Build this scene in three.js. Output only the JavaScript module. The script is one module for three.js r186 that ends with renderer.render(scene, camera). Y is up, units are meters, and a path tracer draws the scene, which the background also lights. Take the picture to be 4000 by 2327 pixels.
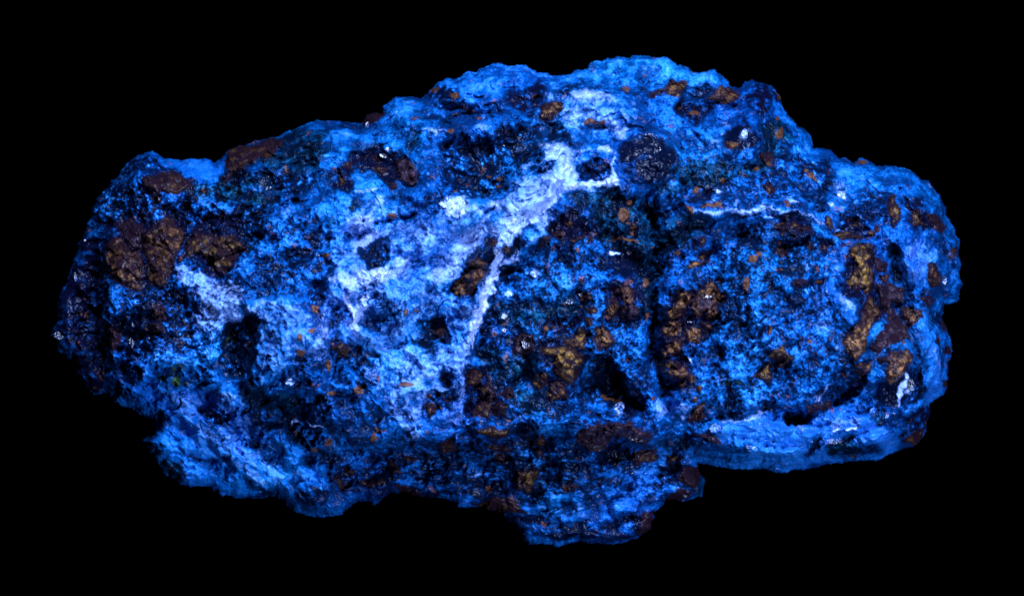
import * as THREE from 'three';
import { RectAreaLightUniformsLib } from 'three/addons/lights/RectAreaLightUniformsLib.js';

// ---------------------------------------------------------------- camera, lamps, exposure
// The specimen lies on black cloth and is photographed from straight above with a long macro lens. Sizes in this file are millimetres on the
// specimen (x to the right, v towards the top of its face); metres are used only where meshes, lamps and camera are made.
const MM = 0.001;
const SEAT = 17;                         // height of the widest outline above the cloth, mm
const scene = new THREE.Scene();
scene.background = new THREE.Color(0, 0, 0);
const camera = new THREE.PerspectiveCamera(2 * Math.atan(46.54 / 1500) * 180 / Math.PI, 4000 / 2327, 0.1, 10);
camera.up.set(0, 0, -1);
camera.position.set(0, (SEAT + 9) * MM + 1.5, 0);
camera.lookAt(0, 0, 0);
camera.focus = 1.492; camera.userData.fStop = 32;
const renderer = new THREE.WebGLRenderer({ antialias: true });
renderer.toneMapping = THREE.LinearToneMapping;
renderer.toneMappingExposure = 1;
renderer.shadowMap.enabled = true;
RectAreaLightUniformsLib.init();
function lamp(w, h, x, y, z, intensity, r, g, b) {          // a blue-violet tube lamp beside the lens, aimed at the stone
  const l = new THREE.RectAreaLight(new THREE.Color(r, g, b), intensity, w, h);
  l.position.set(x, y, z); l.lookAt(0, 0.02, 0); scene.add(l); return l;
}
lamp(0.28, 0.05, 0.05, 0.40, -0.32, 160, 0.42, 0.56, 1);
lamp(0.05, 0.24, 0.29, 0.42, 0.18, 100, 0.42, 0.56, 1);


// ---------------------------------------------------------------- seeded noise
const PERM = new Uint8Array(512);
{ let s = 20417; const r = () => ((s = (Math.imul(s, 1664525) + 1013904223) >>> 0) / 4294967296);
  const p = Array.from({ length: 256 }, (_, i) => i);
  for (let i = 255; i > 0; i--) { const j = Math.floor(r() * (i + 1)); const t = p[i]; p[i] = p[j]; p[j] = t; }
  for (let i = 0; i < 512; i++) PERM[i] = p[i & 255]; }
function grad(h, x, y, z) { const k = h & 15, u = k < 8 ? x : y, w = k < 4 ? y : k === 12 || k === 14 ? x : z; return ((k & 1) ? -u : u) + ((k & 2) ? -w : w); }
function noise(x, y, z) {
  const fx = Math.floor(x), fy = Math.floor(y), fz = Math.floor(z), X = fx & 255, Y = fy & 255, Z = fz & 255;
  x -= fx; y -= fy; z -= fz;
  const u = x * x * x * (x * (x * 6 - 15) + 10), v = y * y * y * (y * (y * 6 - 15) + 10), w = z * z * z * (z * (z * 6 - 15) + 10);
  const A = PERM[X] + Y, AA = PERM[A & 255] + Z, AB = PERM[(A + 1) & 255] + Z, B = PERM[X + 1] + Y, BA = PERM[B & 255] + Z, BB = PERM[(B + 1) & 255] + Z;
  const g = (i, a, b, c) => grad(PERM[i & 255], a, b, c);
  const l = (t, a, b) => a + t * (b - a);
  return l(w, l(v, l(u, g(AA, x, y, z), g(BA, x - 1, y, z)), l(u, g(AB, x, y - 1, z), g(BB, x - 1, y - 1, z))),
    l(v, l(u, g(AA + 1, x, y, z - 1), g(BA + 1, x - 1, y, z - 1)), l(u, g(AB + 1, x, y - 1, z - 1), g(BB + 1, x - 1, y - 1, z - 1))));
}
const cellOut = { d1: 0, d2: 0, id: 0, cx: 0, cy: 0, cz: 0 };
function cells(x, y, z) {                                   // nearest and second nearest feature point of a jittered 3D lattice
  const fx = Math.floor(x), fy = Math.floor(y), fz = Math.floor(z);
  let d1 = 9, d2 = 9, id = 0, cx = 0, cy = 0, cz = 0;
  for (let k = -1; k <= 1; k++) for (let j = -1; j <= 1; j++) for (let i = -1; i <= 1; i++) {
    const X = fx + i, Y = fy + j, Z = fz + k, h = PERM[(PERM[(PERM[X & 255] + Y) & 255] + Z) & 255];
    const px = X + PERM[h] / 256, py = Y + PERM[h + 85] / 256, pz = Z + PERM[h + 170] / 256;
    const d = (px - x) * (px - x) + (py - y) * (py - y) + (pz - z) * (pz - z);
    if (d < d1) { d2 = d1; d1 = d; id = h; cx = px; cy = py; cz = pz; } else if (d < d2) d2 = d;
  }
  cellOut.d1 = Math.sqrt(d1); cellOut.d2 = Math.sqrt(d2); cellOut.id = id; cellOut.cx = cx; cellOut.cy = cy; cellOut.cz = cz;
  return cellOut;
}
const clamp = (x, a = 0, b = 1) => (x < a ? a : x > b ? b : x);
const step = (a, b, x) => { const t = clamp((x - a) / (b - a)); return t * t * (3 - 2 * t); };
const lerp = (a, b, t) => a + (b - a) * t;

// ---------------------------------------------------------------- survey of the specimen's face (mm): minerals, painted glints and hollow shade, and the relief
const OUTLINE = [
  -71.84,-1.70,-71.44,-0.46,-71.36,-0.06,-70.12,2.62,-69.20,5.26,-68.36,7.70,-68.36,8.54,-67.88,9.14,-66.84,10.98,-66.32,12.42,-66.12,14.06,-65.40,15.38,-64.20,16.74,-63.16,18.14,-61.72,19.58,-60.92,20.82,-59.68,21.82,-58.64,22.54,-57.32,23.02,-56.60,23.02,
  -55.80,22.46,-54.36,21.82,-52.32,21.78,-50.48,21.94,-48.44,21.78,-47.40,21.66,-46.88,21.26,-45.80,22.06,-44.96,23.02,-43.36,23.74,-41.92,24.14,-40.28,24.78,-38.84,24.98,-37.20,25.38,-35.76,25.90,-34.32,26.62,-32.92,27.02,-32.08,27.62,-30.44,27.78,-28.60,27.82,
  -26.96,27.82,-25.52,27.62,-24.32,27.34,-23.48,27.54,-23.08,28.46,-22.28,29.06,-21.44,29.18,-20.52,29.06,-20.40,29.90,-19.40,30.82,-18.36,31.54,-16.76,31.62,-14.68,31.42,-14.04,31.54,-13.36,32.38,-12.40,33.22,-11.48,34.02,-10.48,34.38,-9.04,34.42,-7.80,35.14,
  -6.80,35.46,-5.56,35.54,-4.76,36.18,-3.32,36.74,-1.68,36.78,-0.44,36.50,1.40,36.58,3.04,36.18,4.04,35.54,5.08,35.46,6.32,34.90,7.52,35.02,9.28,35.14,10.08,35.86,10.60,35.82,11.84,36.18,12.44,36.90,13.24,37.30,14.08,37.18,15.04,37.66,
  16.04,37.70,16.44,37.98,17.28,37.82,18.40,37.70,18.92,38.14,20.56,38.10,22.20,37.86,24.12,37.90,25.04,37.38,26.08,36.46,26.88,36.62,27.72,36.26,28.32,35.46,29.36,35.22,30.36,35.62,31.00,36.02,32.00,35.98,32.60,35.26,33.64,34.34,34.44,33.42,
  35.48,33.02,36.20,33.42,36.72,34.02,37.72,34.34,38.56,33.98,39.56,33.66,40.80,33.38,41.40,32.70,42.32,31.86,42.44,30.94,42.64,29.54,43.48,28.58,44.48,27.58,44.88,26.98,46.00,26.62,46.72,25.74,47.20,24.54,47.36,23.62,48.76,23.46,49.96,23.26,
  51.00,22.38,51.20,21.94,52.64,21.90,53.76,21.18,54.28,21.46,54.88,21.90,55.92,21.82,56.72,21.18,58.36,20.66,59.80,20.82,61.24,20.54,62.44,20.22,63.48,19.34,64.72,18.62,65.32,18.30,66.24,17.38,67.36,16.14,67.88,14.94,68.40,14.22,68.44,13.10,
  69.00,11.94,69.52,11.02,69.84,9.82,70.56,8.90,70.32,6.74,70.56,5.50,70.32,3.46,70.96,2.34,70.44,1.02,70.32,-0.22,69.40,-0.74,68.00,-1.02,67.68,-1.86,67.68,-3.10,68.28,-4.10,68.40,-4.94,69.20,-6.78,69.12,-8.42,68.68,-10.06,68.68,-11.50,
  68.56,-13.74,68.08,-14.98,67.36,-15.66,65.72,-16.58,65.72,-17.62,65.44,-19.26,65.12,-20.70,64.72,-22.14,63.68,-23.14,62.44,-23.58,61.04,-23.86,60.00,-24.18,59.20,-24.66,58.36,-25.18,56.92,-25.50,53.44,-25.62,51.80,-25.82,49.76,-26.02,47.52,-26.74,44.88,-26.98,
  42.56,-27.50,41.32,-27.42,40.24,-26.98,38.84,-26.82,36.52,-26.98,34.04,-26.82,32.64,-26.46,30.48,-26.18,29.16,-26.02,29.44,-27.18,29.80,-28.06,30.40,-28.86,30.04,-30.18,29.80,-31.14,29.08,-31.34,27.64,-31.86,26.24,-31.94,24.20,-31.86,23.84,-32.58,22.68,-33.30,
  22.32,-33.74,22.48,-34.54,22.00,-35.14,21.80,-36.38,20.76,-37.18,18.96,-38.06,16.12,-38.70,14.44,-38.58,12.16,-38.58,10.20,-38.26,8.24,-38.90,7.40,-39.10,6.28,-38.82,4.44,-38.66,2.64,-38.74,1.68,-38.10,1.36,-37.10,0.52,-36.30,-0.28,-35.14,-0.96,-34.50,
  -2.56,-33.42,-3.88,-33.34,-4.56,-32.70,-5.84,-32.70,-7.80,-33.10,-8.64,-32.86,-9.44,-31.86,-11.08,-31.46,-13.04,-31.30,-14.68,-31.02,-15.60,-31.02,-16.28,-30.58,-17.20,-30.34,-17.92,-30.62,-19.28,-30.66,-20.24,-31.42,-21.04,-32.22,-21.80,-32.66,-22.40,-32.30,-22.96,-31.98,
  -24.16,-31.82,-25.00,-32.38,-25.80,-33.18,-26.64,-33.86,-27.84,-34.22,-29.08,-34.34,-30.84,-34.50,-32.36,-34.14,-33.16,-33.86,-34.00,-33.66,-35.08,-32.98,-35.92,-32.10,-37.28,-31.22,-38.24,-31.06,-38.76,-31.34,-40.56,-31.54,-41.24,-31.42,-43.28,-31.58,-44.08,-31.22,-45.76,-30.94,
  -46.80,-30.30,-47.80,-29.74,-48.84,-29.70,-51.48,-29.58,-52.52,-29.30,-53.52,-28.58,-55.16,-27.34,-56.20,-26.02,-57.32,-24.06,-58.16,-22.54,-57.64,-21.62,-56.80,-20.98,-56.72,-19.46,-57.84,-18.74,-58.84,-17.94,-59.88,-17.42,-61.72,-16.82,-62.56,-16.38,-62.96,-15.58,-63.76,-15.02,
  -65.20,-15.14,-66.24,-14.86,-67.88,-13.62,-68.36,-12.50,-68.48,-11.06,-69.28,-9.74,-70.92,-8.62,-71.96,-7.70,-72.04,-6.90,-72.68,-6.06,-72.16,-4.74,-71.56,-3.70,-71.56,-2.50,
];
const survey = [];
const add = (kind) => (value, form, pts, flag = '') => survey.push({ kind, value, form, pts, flag });
const blue = add('blue'), dark = add('dark'), green = add('green'), pale = add('pale'), brown = add('brown'), rust = add('rust'), crystal = add('crystal'), relief = add('relief'), bedded = add('bedded'), speckled = add('speckled');
// forms: 'p' outline of a patch; 's' a strip (its width first); 'e' an oval (centre and half axes)
// flags: s smooth dense crust, l smooth lilac-blue crust, t teal tinge, v violet tinge, g glassy nodule, o olive brown, p purple grey
pale(.43, 'p', [-26,14.8,-11.4,13.5,2.5,16.7,7.6,23.7,11.4,22.4,10.8,17.3,2.5,11,-2.5,5.9,-5.7,-4.3,-7.6,-20.1,-19.7,-17,-26,-7.4,-29.2,.8]);
pale(.44, 'p', [3.8,31.9,10.2,32.9,17.8,30.7,19,27.5,10.2,25,7.6,23.7]);
pale(.44, 'p', [-39.4,-.4,-31.7,-1.7,-27.3,-10.6,-39.4,-12.5,-40.6,-7.4]);
pale(.44, 'p', [-52.7,5.3,-44.4,2.1,-44.4,-4.3,-47,-7.4]);
bedded(-4, 'p', [-29.2,-22.7,-7,-21.4,24.8,-22.7,30.5,-26.5,29.8,-33.5,21.6,-39.2,-.6,-39.2,-16.5,-32.8,-27.9,-32.2]);
bedded(8, 'p', [27.9,-20.8,59.7,-17,62.9,-23.3,40.6,-27.4,29.2,-26.5]);
bedded(-38, 'p', [-59,-13.8,-41.9,-15.7,-30.5,-19.5,-27.9,-32.2,-38.7,-31.6,-54.6,-29,-57.8,-20.8]);
bedded(28, 'p', [-22.9,28.8,-.6,30.7,-.6,25.6,-22.9,19.9,-41.9,19.9,-41.9,22.4]);
bedded(35, 'p', [-16.5,5.9,2.5,17.3,8.9,22.4,8.9,16.1,-3.8,7.2,-16.5,.8]);
dark(.06, 'p', [-72,-3.5,-71.3,.1,-68.3,8.1,-66.8,10.2,-64.4,7.5,-63.4,4,-63.8,-.1,-64.2,-3.5], 'v');
blue(.2, 'p', [-66.2,13.4,-64.4,16.7,-60.9,21,-57.2,23.1,-56,21.8,-58.5,20.8,-60.9,18.4,-61.3,14.3,-60.9,13,-61.7,12.2,-65.8,11]);
blue(.72, 'p', [-56.8,23,-54.4,21.7,-47.2,21.6,-46.6,21,-44.1,22.7,-43.9,21.6,-45.2,20.6,-45.6,18.8,-47.4,17.9,-49.9,18.4,-51.9,19.8,-54.4,21.2], 's');
dark(.12, 'p', [-58.9,21.6,-55.6,21.6,-53.5,19.8,-55.6,19.8,-58.5,19.8,-59.7,19.8]);
blue(.46, 's', [1.2,-60.9,18.4,-58.5,19.6,-55.6,19.8]);
brown(.22, 'p', [-57.6,18.8,-55.6,19.5,-52.7,19.6,-50.9,18.6,-50.1,17.3,-51.5,16.5,-54.8,16.3,-55,15.3,-56.2,15.5,-56.2,17.1,-57.6,17.5]);
dark(.12, 'p', [-60.9,15.9,-58.9,17.1,-56.2,16.7,-54.6,15.1,-50.7,15.1,-51.1,13,-55.6,13,-60.5,12.6]);
dark(.1, 'p', [-50.1,18.4,-47.4,17.5,-44.1,17.5,-42.5,16.7,-45.4,15.1,-49,15.1,-50.7,16.3], 't');
dark(.04, 'p', [-62.5,12.2,-53.5,13,-42.1,13.4,-42,6.1,-44.5,3.4,-49.4,4.9,-52.3,6.5,-53.5,1.4,-59.7,1,-63.8,4,-63.4,8.9], 'v');
brown(.38, 'p', [-55,11.8,-53.5,12.4,-51.7,11,-51.5,8.1,-52.3,6.3,-53.1,4.2,-53.5,2.2,-55.6,1.8,-57,2.4,-57.2,3.6,-56.6,6.1,-57.8,7.5,-57.6,9.6,-56.2,11.4]);
brown(.36, 'p', [-63.4,8.5,-62.1,9.4,-60.5,8.3,-59.7,7.5,-58,6.9,-57.6,6.1,-57.8,1.2,-59.7,1.6,-62.1,2.8,-63.6,4.2]);
brown(.16, 'p', [-61.9,12,-59.7,12.2,-57.6,11,-58,7.5,-60.1,7.7,-60.9,9.6], 'p');
brown(.38, 'p', [-50.7,8.9,-49.4,10.2,-47.4,9.8,-44.9,9.4,-42.5,9.1,-42,8.1,-43.3,6.1,-44.5,4,-46,3.8,-46.6,5.1,-48.6,6.9,-50.9,6.5], 'o');
blue(.82, 'p', [-50.5,10.6,-50.1,13,-48,13,-49.4,11.4]);
blue(.62, 's', [.6,-50.9,9.1,-52.3,6.5]);
pale(.6, 'p', [-52.5,6.1,-50.1,4.6,-48,4,-46.6,2.4,-44.5,2.4,-42,2.4,-42,-3.5,-50.1,-3.5,-48.2,-.7,-49.4,1.4,-51.9,2.4,-52.9,4.4]);
blue(.62, 'p', [-63.8,3,-61.3,1.6,-59.7,.8,-59.3,-1.1,-55.2,.6,-55.6,-.9,-58,-1.7,-61.7,-2.1,-63.8,-2.7]);
dark(.08, 'p', [-60.5,1,-58,.1,-56.4,1,-54.4,1.2,-54.4,-1.1,-56.4,-.9,-58.5,-.7]);
blue(.8, 'p', [-57.2,-.1,-55,.4,-56,-.9,-57.2,-1.1]);
dark(.1, 'p', [-61.7,-2.1,-55.6,-.9,-53.5,1.2,-49.9,.4,-48.6,-.7,-50.3,-3.5,-61.7,-3.5]);
crystal(1, 'e', [-67.2,9.1,.5,.4]);
crystal(1, 'e', [-68.5,3.4,.5,.8]);
crystal(1, 'e', [-55.1,15.5,.3,.3]);
blue(.6, 's', [1.2,-48.6,15.1,-45.4,14.7,-42,14.5]);
brown(.2, 'p', [-44.7,22.9,-42,24.1,-42,20.4,-44.5,18.4,-44.9,20.4], 'o');
dark(.06, 'p', [-72,-1.5,-64,-1.5,-63.4,-5.6,-63,-9.6,-63.8,-14.8,-65.2,-15.2,-67.9,-13.7,-68.5,-10.7,-70.9,-8.4,-72.6,-6], 'v');
dark(.1, 'p', [-63.8,-2.7,-57.6,-2.3,-49.9,-2.7,-48.8,-8.2,-52.3,-8.4,-56,-6.8,-57,-10.1,-59.7,-9.8,-61.7,-7.6,-63.8,-8.2]);
brown(.18, 'e', [-62.5,-6.2,1.4,1.8]);
brown(.18, 'e', [-55,-2.3,1.2,1]);
brown(.2, 'e', [-55.6,-4.7,1.2,.8]);
green(.25, 'e', [-61.3,-5.1,.8,1.2]);
crystal(1, 'e', [-59.4,-7,.4,1]);
crystal(1, 'e', [-59.1,-4.2,.4,.4]);
crystal(1, 'e', [-71.2,-5.9,.8,.6]);
crystal(1, 'e', [-56.7,-6.4,.3,.3]);
blue(.42, 'p', [-63.8,-8.4,-59.7,-9.2,-57.2,-10.1,-56.4,-8.2,-52.5,-7.6,-53.5,-12.5,-58.5,-12.9,-60.9,-12.1,-63.4,-11.7]);
blue(.7, 'p', [-56.8,-8.4,-55.6,-7,-53.5,-7.2,-52.3,-8.4,-48.8,-8.4,-48.8,-6.8,-50.3,-3.1,-48.2,-1.9,-42,-1.5,-43.3,-3.9,-45.2,-5.6,-44.9,-8.2,-46.2,-9.2,-49.9,-11.7,-53.5,-10.1,-56,-12.1,-58.5,-12.5]);
pale(.55, 'p', [-49.9,-2.7,-48.2,-1.5,-44.3,-1.5,-45.4,-3.9,-47.4,-5.1,-49.4,-6]);
pale(.5, 'p', [-55.6,-7,-54.4,-7,-54.4,-8.2,-55.6,-8.2]);
green(.5, 'p', [-52.9,-10.9,-50.7,-9.6,-50.9,-11.7,-52.1,-12.1,-51.9,-13.5,-53.5,-13.3]);
green(.8, 'e', [-54.8,-12.7,.6,.3]);
green(.8, 'e', [-52.5,-12.9,.6,.5]);
green(.7, 'e', [-51.1,-13.3,.5,.2]);
dark(.08, 'p', [-50.5,-12.7,-48.8,-12.9,-48,-13.5,-49.4,-13.9]);
dark(.06, 'p', [-45.4,-5.6,-43.3,-4.1,-42,-3.7,-42,-12.9,-43.7,-10.9,-46,-9.4,-44.9,-8.2]);
blue(.5, 's', [.6,-42.3,-3.7,-43.3,-5.1,-45.4,-5.6]);
blue(.7, 'p', [-58.5,-13.3,-55.6,-12.9,-52.5,-13.7,-47.8,-13.7,-42,-14.6,-42,-31.5,-45.8,-30.9,-48.6,-29.5,-52.5,-29.1,-55.6,-27,-57.2,-24,-55.6,-21.1,-56.6,-19.5,-59.7,-17.4,-62.5,-16.4,-61.3,-14.1], 's');
pale(.5, 'p', [-56,-13.1,-52.7,-13.7,-52.9,-14.6,-55.6,-13.7]);
pale(.5, 'p', [-48.4,-14.6,-43.7,-14.8,-42.1,-16.4,-45.4,-17,-47.8,-15.8]);
blue(.97, 's', [.8,-52.5,-17,-50.9,-19.5,-49.7,-21.9,-48.4,-24,-46.8,-25.2], 's');
dark(.1, 'p', [-47.8,-18.6,-45.8,-17.4,-44.1,-18.9,-46.6,-20.9,-47.4,-20.3]);
dark(.25, 'p', [-49.9,-16.6,-46.8,-16.6,-44.9,-17.8,-47.4,-18.9]);
dark(.3, 's', [.8,-50.3,-25,-47.4,-25.4,-42,-25.2]);
dark(.15, 'p', [-56.4,-25.6,-52.3,-25.6,-50.9,-27.6,-52.3,-29.5,-54.8,-27.9], 't');
blue(.34, 'p', [-58,-22.5,-56.8,-21.1,-56,-21.5,-55.6,-24,-56.4,-25.2]);
blue(.7, 's', [.8,-56.2,-25.2,-55,-27]);
blue(.35, 'p', [-61.7,-14.6,-57.6,-15.4,-57.6,-17.4,-60.9,-16.6]);
dark(.35, 'e', [-54.6,-18.9,1.2,1.2]);
dark(.2, 'p', [-46,22.7,-43.3,23.7,-40.3,24.8,-37.2,25.4,-32.9,27,-29.6,26.6,-27.6,26.4,-29.2,24.4,-29.2,21.9,-30.5,20.3,-34.5,19.4,-38.6,20.3,-41.9,21.5,-44.2,22.3], 't');
brown(.2, 'p', [-44.2,22.3,-41.9,23.9,-38.2,24.6,-36.2,25.2,-36.8,22.9,-38.6,21.9,-41.3,21.5,-43.3,21.1], 'o');
blue(.55, 'p', [-32.7,27,-30,27.6,-26.4,27.5,-26.8,26.6,-30.5,26.6,-32.1,26.6]);
blue(.75, 'p', [-29.2,25.8,-26.4,26.4,-24.7,26,-25.5,23.3,-27.6,23.5,-29.2,23.7]);
blue(.55, 'p', [-25.5,27,-21.4,27.2,-20.4,29.9,-17.4,30.3,-14,31.3,-14,23.5,-16.7,23.9,-20.6,23.7,-22.3,25.8]);
blue(.72, 'p', [-20.2,29.9,-15.7,30.3,-15.1,28.2,-18.8,28]);
brown(.12, 'p', [-23.3,28.4,-21.4,29.1,-20.4,28.9,-21.4,27.4,-23.3,27.4], 'p');
dark(.1, 's', [.6,-26.4,27.4,-23.7,27.2]);
crystal(1, 'e', [-22.7,27.2,.4,.6]);
blue(.82, 's', [.8,-30.2,20.1,-28,21.5,-25.5,22.7]);
dark(.05, 'p', [-25.5,22.7,-20.6,23.7,-17.4,22.7,-16.3,21.5,-17.6,19,-19.4,17.8,-22.9,19.4,-24.3,20.3,-24.9,17,-25.9,16,-28.2,17,-28.2,19.4,-26.6,20.7], 'v');
brown(.4, 'p', [-27,18.6,-26.4,19.2,-26.1,18.2,-26.7,17.6]);
brown(.4, 'e', [-25.7,20.7,.5,.4]);
brown(.4, 'e', [-20.6,19.9,.8,.4]);
brown(.35, 'e', [-21.4,21.7,.5,.4]);
brown(.4, 'p', [-17.8,21.1,-16.3,21.5,-14.7,19.4,-15.3,17.4,-17.8,18.6], 'p');
brown(.35, 'e', [-18.6,17.4,.6,.6], 'p');
crystal(1, 'e', [-20,22.2,1,.4]);
crystal(1, 'e', [-19.5,23.3,.6,.4]);
blue(.7, 'p', [-24.7,19.9,-22.9,20.1,-23.3,18.6,-22.3,19.4,-20.2,18.6,-19.4,17,-21.4,16.2,-24.3,16.8]);
pale(.85, 's', [.5,-24.2,16.8,-22.9,16.7,-21.4,16.8]);
pale(.65, 'e', [-20.8,15.1,1.2,.8]);
pale(.75, 'p', [-25.3,11.9,-21.9,13.3,-20.6,12.5,-21.9,11.1,-24.7,10.6]);
pale(.85, 'p', [-24.5,8.4,-22.9,10,-20.2,10.4,-22.3,8.2,-24.3,7]);
blue(.58, 'p', [-38,13.7,-36.2,15.8,-33.3,15.4,-31.3,18.6,-29,18.2,-28.2,16.6,-24.3,16.2,-21.4,16.2,-19,15.8,-19.4,13.1,-25.5,11.1,-25.9,8,-28,7,-31.7,8,-36.6,7,-41.9,5.9,-39.7,8.4,-38.2,12.1]);
pale(.42, 'e', [-35,13.7,1.4,1.2]);
dark(.1, 'p', [-36.2,19.4,-31.3,19.4,-30.5,18.2,-31.7,16.6,-33.3,14.9,-35,15.8,-36.6,16.6]);
dark(.15, 'p', [-46,19.4,-38.2,19.4,-36.2,17.4,-36.6,14.9,-38.2,14.1,-41.3,14.5,-44.2,15.1,-46,14.9], 't');
blue(.6, 's', [.8,-41.9,16.8,-39.2,17,-36.8,16.6]);
crystal(1, 'e', [-38.2,17.2,.6,.3]);
blue(.6, 's', [1,-46,14.3,-43.5,14.7,-42.3,15.1]);
dark(.1, 'p', [-42.3,14.1,-38.2,14.5,-38,12.5,-39.7,8.6,-41.9,7]);
blue(.82, 'p', [-43.3,5.9,-41.3,6.1,-40.3,4.7,-40.7,3.5,-42.9,3.5]);
blue(.35, 'p', [-39.2,5.3,-33.7,8,-28.6,7,-27.6,5.3,-31.7,3.9,-35.4,3.1,-37.8,3.9]);
dark(.1, 'p', [-32.9,9,-30.5,9.8,-30.9,8.6,-32.5,8.6]);
dark(.3, 'e', [-28.2,12.1,.8,.6], 't');
dark(.25, 'e', [-24.5,14.1,1,.8], 't');
rust(.6, 'p', [-29.4,6.8,-28.2,6.9,-28.4,6.1,-29.4,6.4]);
crystal(1, 'e', [-30.2,6.7,.4,.2]);
dark(.05, 'p', [-23.7,7.4,-21.9,8,-19.8,9.4,-19.2,7,-20.6,4.5,-21.9,4.3,-23.1,5.9]);
rust(.5, 'e', [-18.8,12.8,.8,.5]);
dark(.15, 's', [.8,-20.2,11.7,-17.4,12.7,-14,13.5]);
blue(.5, 'p', [-18.8,14.5,-14,15.1,-14,13.7,-16.5,12.9,-18.8,12.3]);
pale(.75, 'p', [-25.9,3.5,-21.4,4.3,-17.4,5.9,-16.5,5.1,-17.8,3.1,-21.4,2.5,-25.5,2.5]);
pale(.6, 'p', [-41.9,-2.2,-39.2,-.6,-36.4,-.4,-36.4,-1.2,-39.2,-2.6,-41.7,-2.8]);
pale(.5, 'p', [-36,-1,-32.9,-.4,-31.9,-1,-32.9,-2.2,-35.8,-2.8]);
blue(.92, 'p', [-39.2,-2.8,-36,-1.4,-32.5,-1.6,-31.9,-1,-32.5,-5.3,-34.5,-8.6,-35.8,-10.2,-37.4,-12.4,-39.9,-12.6,-39.9,-8.1], 's');
pale(.42, 'p', [-39,-3.6,-35.4,-3.2,-35,-6.9,-37,-11.8,-39.5,-11.4]);
dark(.05, 'p', [-44.8,-3.6,-41.7,-3,-39.2,-3.2,-39.7,-7.7,-40.1,-12.6,-41.9,-12.9,-44,-11,-44.8,-8.6]);
green(.3, 'e', [-44,-6.5,1,1.2]);
rust(.25, 'e', [-41.3,-7.5,.6,.6]);
dark(.1, 'p', [-31.7,.9,-30.9,2.7,-29,2.5,-28.8,.7,-30.5,-.8,-31.7,-1.2]);
blue(.5, 'e', [-30.2,1.5,1.2,.8]);
rust(.6, 'p', [-31.1,-1.1,-30.1,-1.3,-30.2,-2.4,-31,-2.2]);
rust(.65, 'p', [-31.5,-4.7,-30.6,-4.6,-30.8,-5.5,-31.6,-5.3]);
rust(.65, 'p', [-33.3,-5.7,-32.5,-5.7,-32.6,-6.8,-33.3,-6.7]);
rust(.6, 'p', [-33.4,-8.1,-31.9,-8.1,-32.3,-9.1,-33.3,-8.8]);
pale(.55, 'p', [-29.8,-.6,-28.8,-.6,-28.4,-2.4,-28,-4.1,-28.2,-7.7,-28.4,-9.4,-29.6,-9,-31.3,-7.5,-30,-4.9]);
dark(.3, 'p', [-28,-1.4,-26.6,-2.2,-26.2,-5.1,-26.4,-6.9,-27.8,-7.5,-28,-4.1]);
brown(.5, 'p', [-27.8,-7.7,-26.6,-7.1,-25.3,-7.7,-25.7,-8.7,-27,-8.8], 'o');
dark(.08, 'p', [-25.3,-6.9,-23.5,-7.7,-20.4,-8.8,-20.8,-9.8,-21.9,-10.6,-24.3,-11.6,-25.3,-11]);
blue(.7, 'p', [-24.3,-10.8,-22.1,-10.2,-22.3,-11,-23.9,-11.4]);
pale(.9, 'p', [-28.2,3.3,-23.5,3.5,-20.4,4.3,-17.4,4.5,-18.8,2.9,-21.4,2.1,-24.3,1.7,-25.5,1.1,-24.3,.4]);
pale(.9, 's', [1,-25.7,0,-24.7,-2.6,-24.3,-5.3]);
pale(.85, 's', [1.2,-24.3,-3,-23.3,-1.4,-22.9,0]);
blue(.38, 'e', [-20.8,-3.2,2.7,2.3]);
pale(.55, 's', [.6,-19.8,-4.9,-18.4,-4.5,-17.4,-3.6]);
blue(.58, 's', [1.4,-28.4,.4,-26.6,-1,-25.3,-3.6,-24.3,-6.1,-21.4,-6.7,-18.4,-5.5,-16.3,-3.6], 's');
pale(.5, 'e', [-20,.7,1.2,.8]);
rust(.6, 'p', [-16.8,-1.8,-16,-1.8,-16.1,-2.7,-16.8,-2.7]);
rust(.5, 'e', [-14.9,-2,.4,.2]);
blue(.35, 'p', [-35,-9.4,-31.7,-8.6,-29,-9.8,-29,-11.6,-31.7,-13.5,-34.5,-13.5,-35.8,-11.8]);
dark(.05, 's', [.6,-32.9,-9.4,-30.9,-9.6]);
crystal(1, 'e', [-34.5,-12.9,.8,.6]);
pale(.7, 'e', [-34.5,-12.9,.6,.6]);
dark(.12, 'p', [-43.1,-14.7,-41.3,-13.5,-39.2,-13.7,-38.2,-15.1,-33.7,-15.1,-32.7,-16.3,-32.9,-18,-34.5,-18.8,-37.2,-18.2,-40.9,-16.9], 't');
pale(.5, 'p', [-46,-14.7,-43.3,-14.9,-41.5,-17.1,-44,-17.6,-46,-16.1]);
dark(.02, 'p', [-33.7,-18,-31.7,-16.5,-32.5,-18,-32.9,-18.6,-33.5,-18.5]);
pale(.85, 'p', [-35,-19,-33.9,-18.4,-32.9,-19.2,-33.7,-20,-34.7,-19.8]);
crystal(1, 's', [.4,-32.5,-18.6,-31.3,-19.6,-29.6,-20]);
pale(.9, 's', [.5,-32.5,-18.6,-31.3,-19.6,-29.6,-20]);
blue(.42, 'p', [-32.5,-16.9,-29.6,-15.9,-25.5,-15.1,-19.4,-15.5,-19.4,-20,-21.9,-21.6,-27.6,-21.6,-32.1,-19.6]);
dark(.15, 's', [1,-30.5,-15.9,-27.6,-15.5,-25.5,-15.5]);
dark(.2, 'p', [-32.1,-19.6,-27.6,-19.4,-26.8,-21.2,-29.6,-21.6]);
pale(.48, 'p', [-17.8,-15.5,-14,-14.7,-14,-22.1,-16.5,-22.1,-18.8,-18]);
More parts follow.
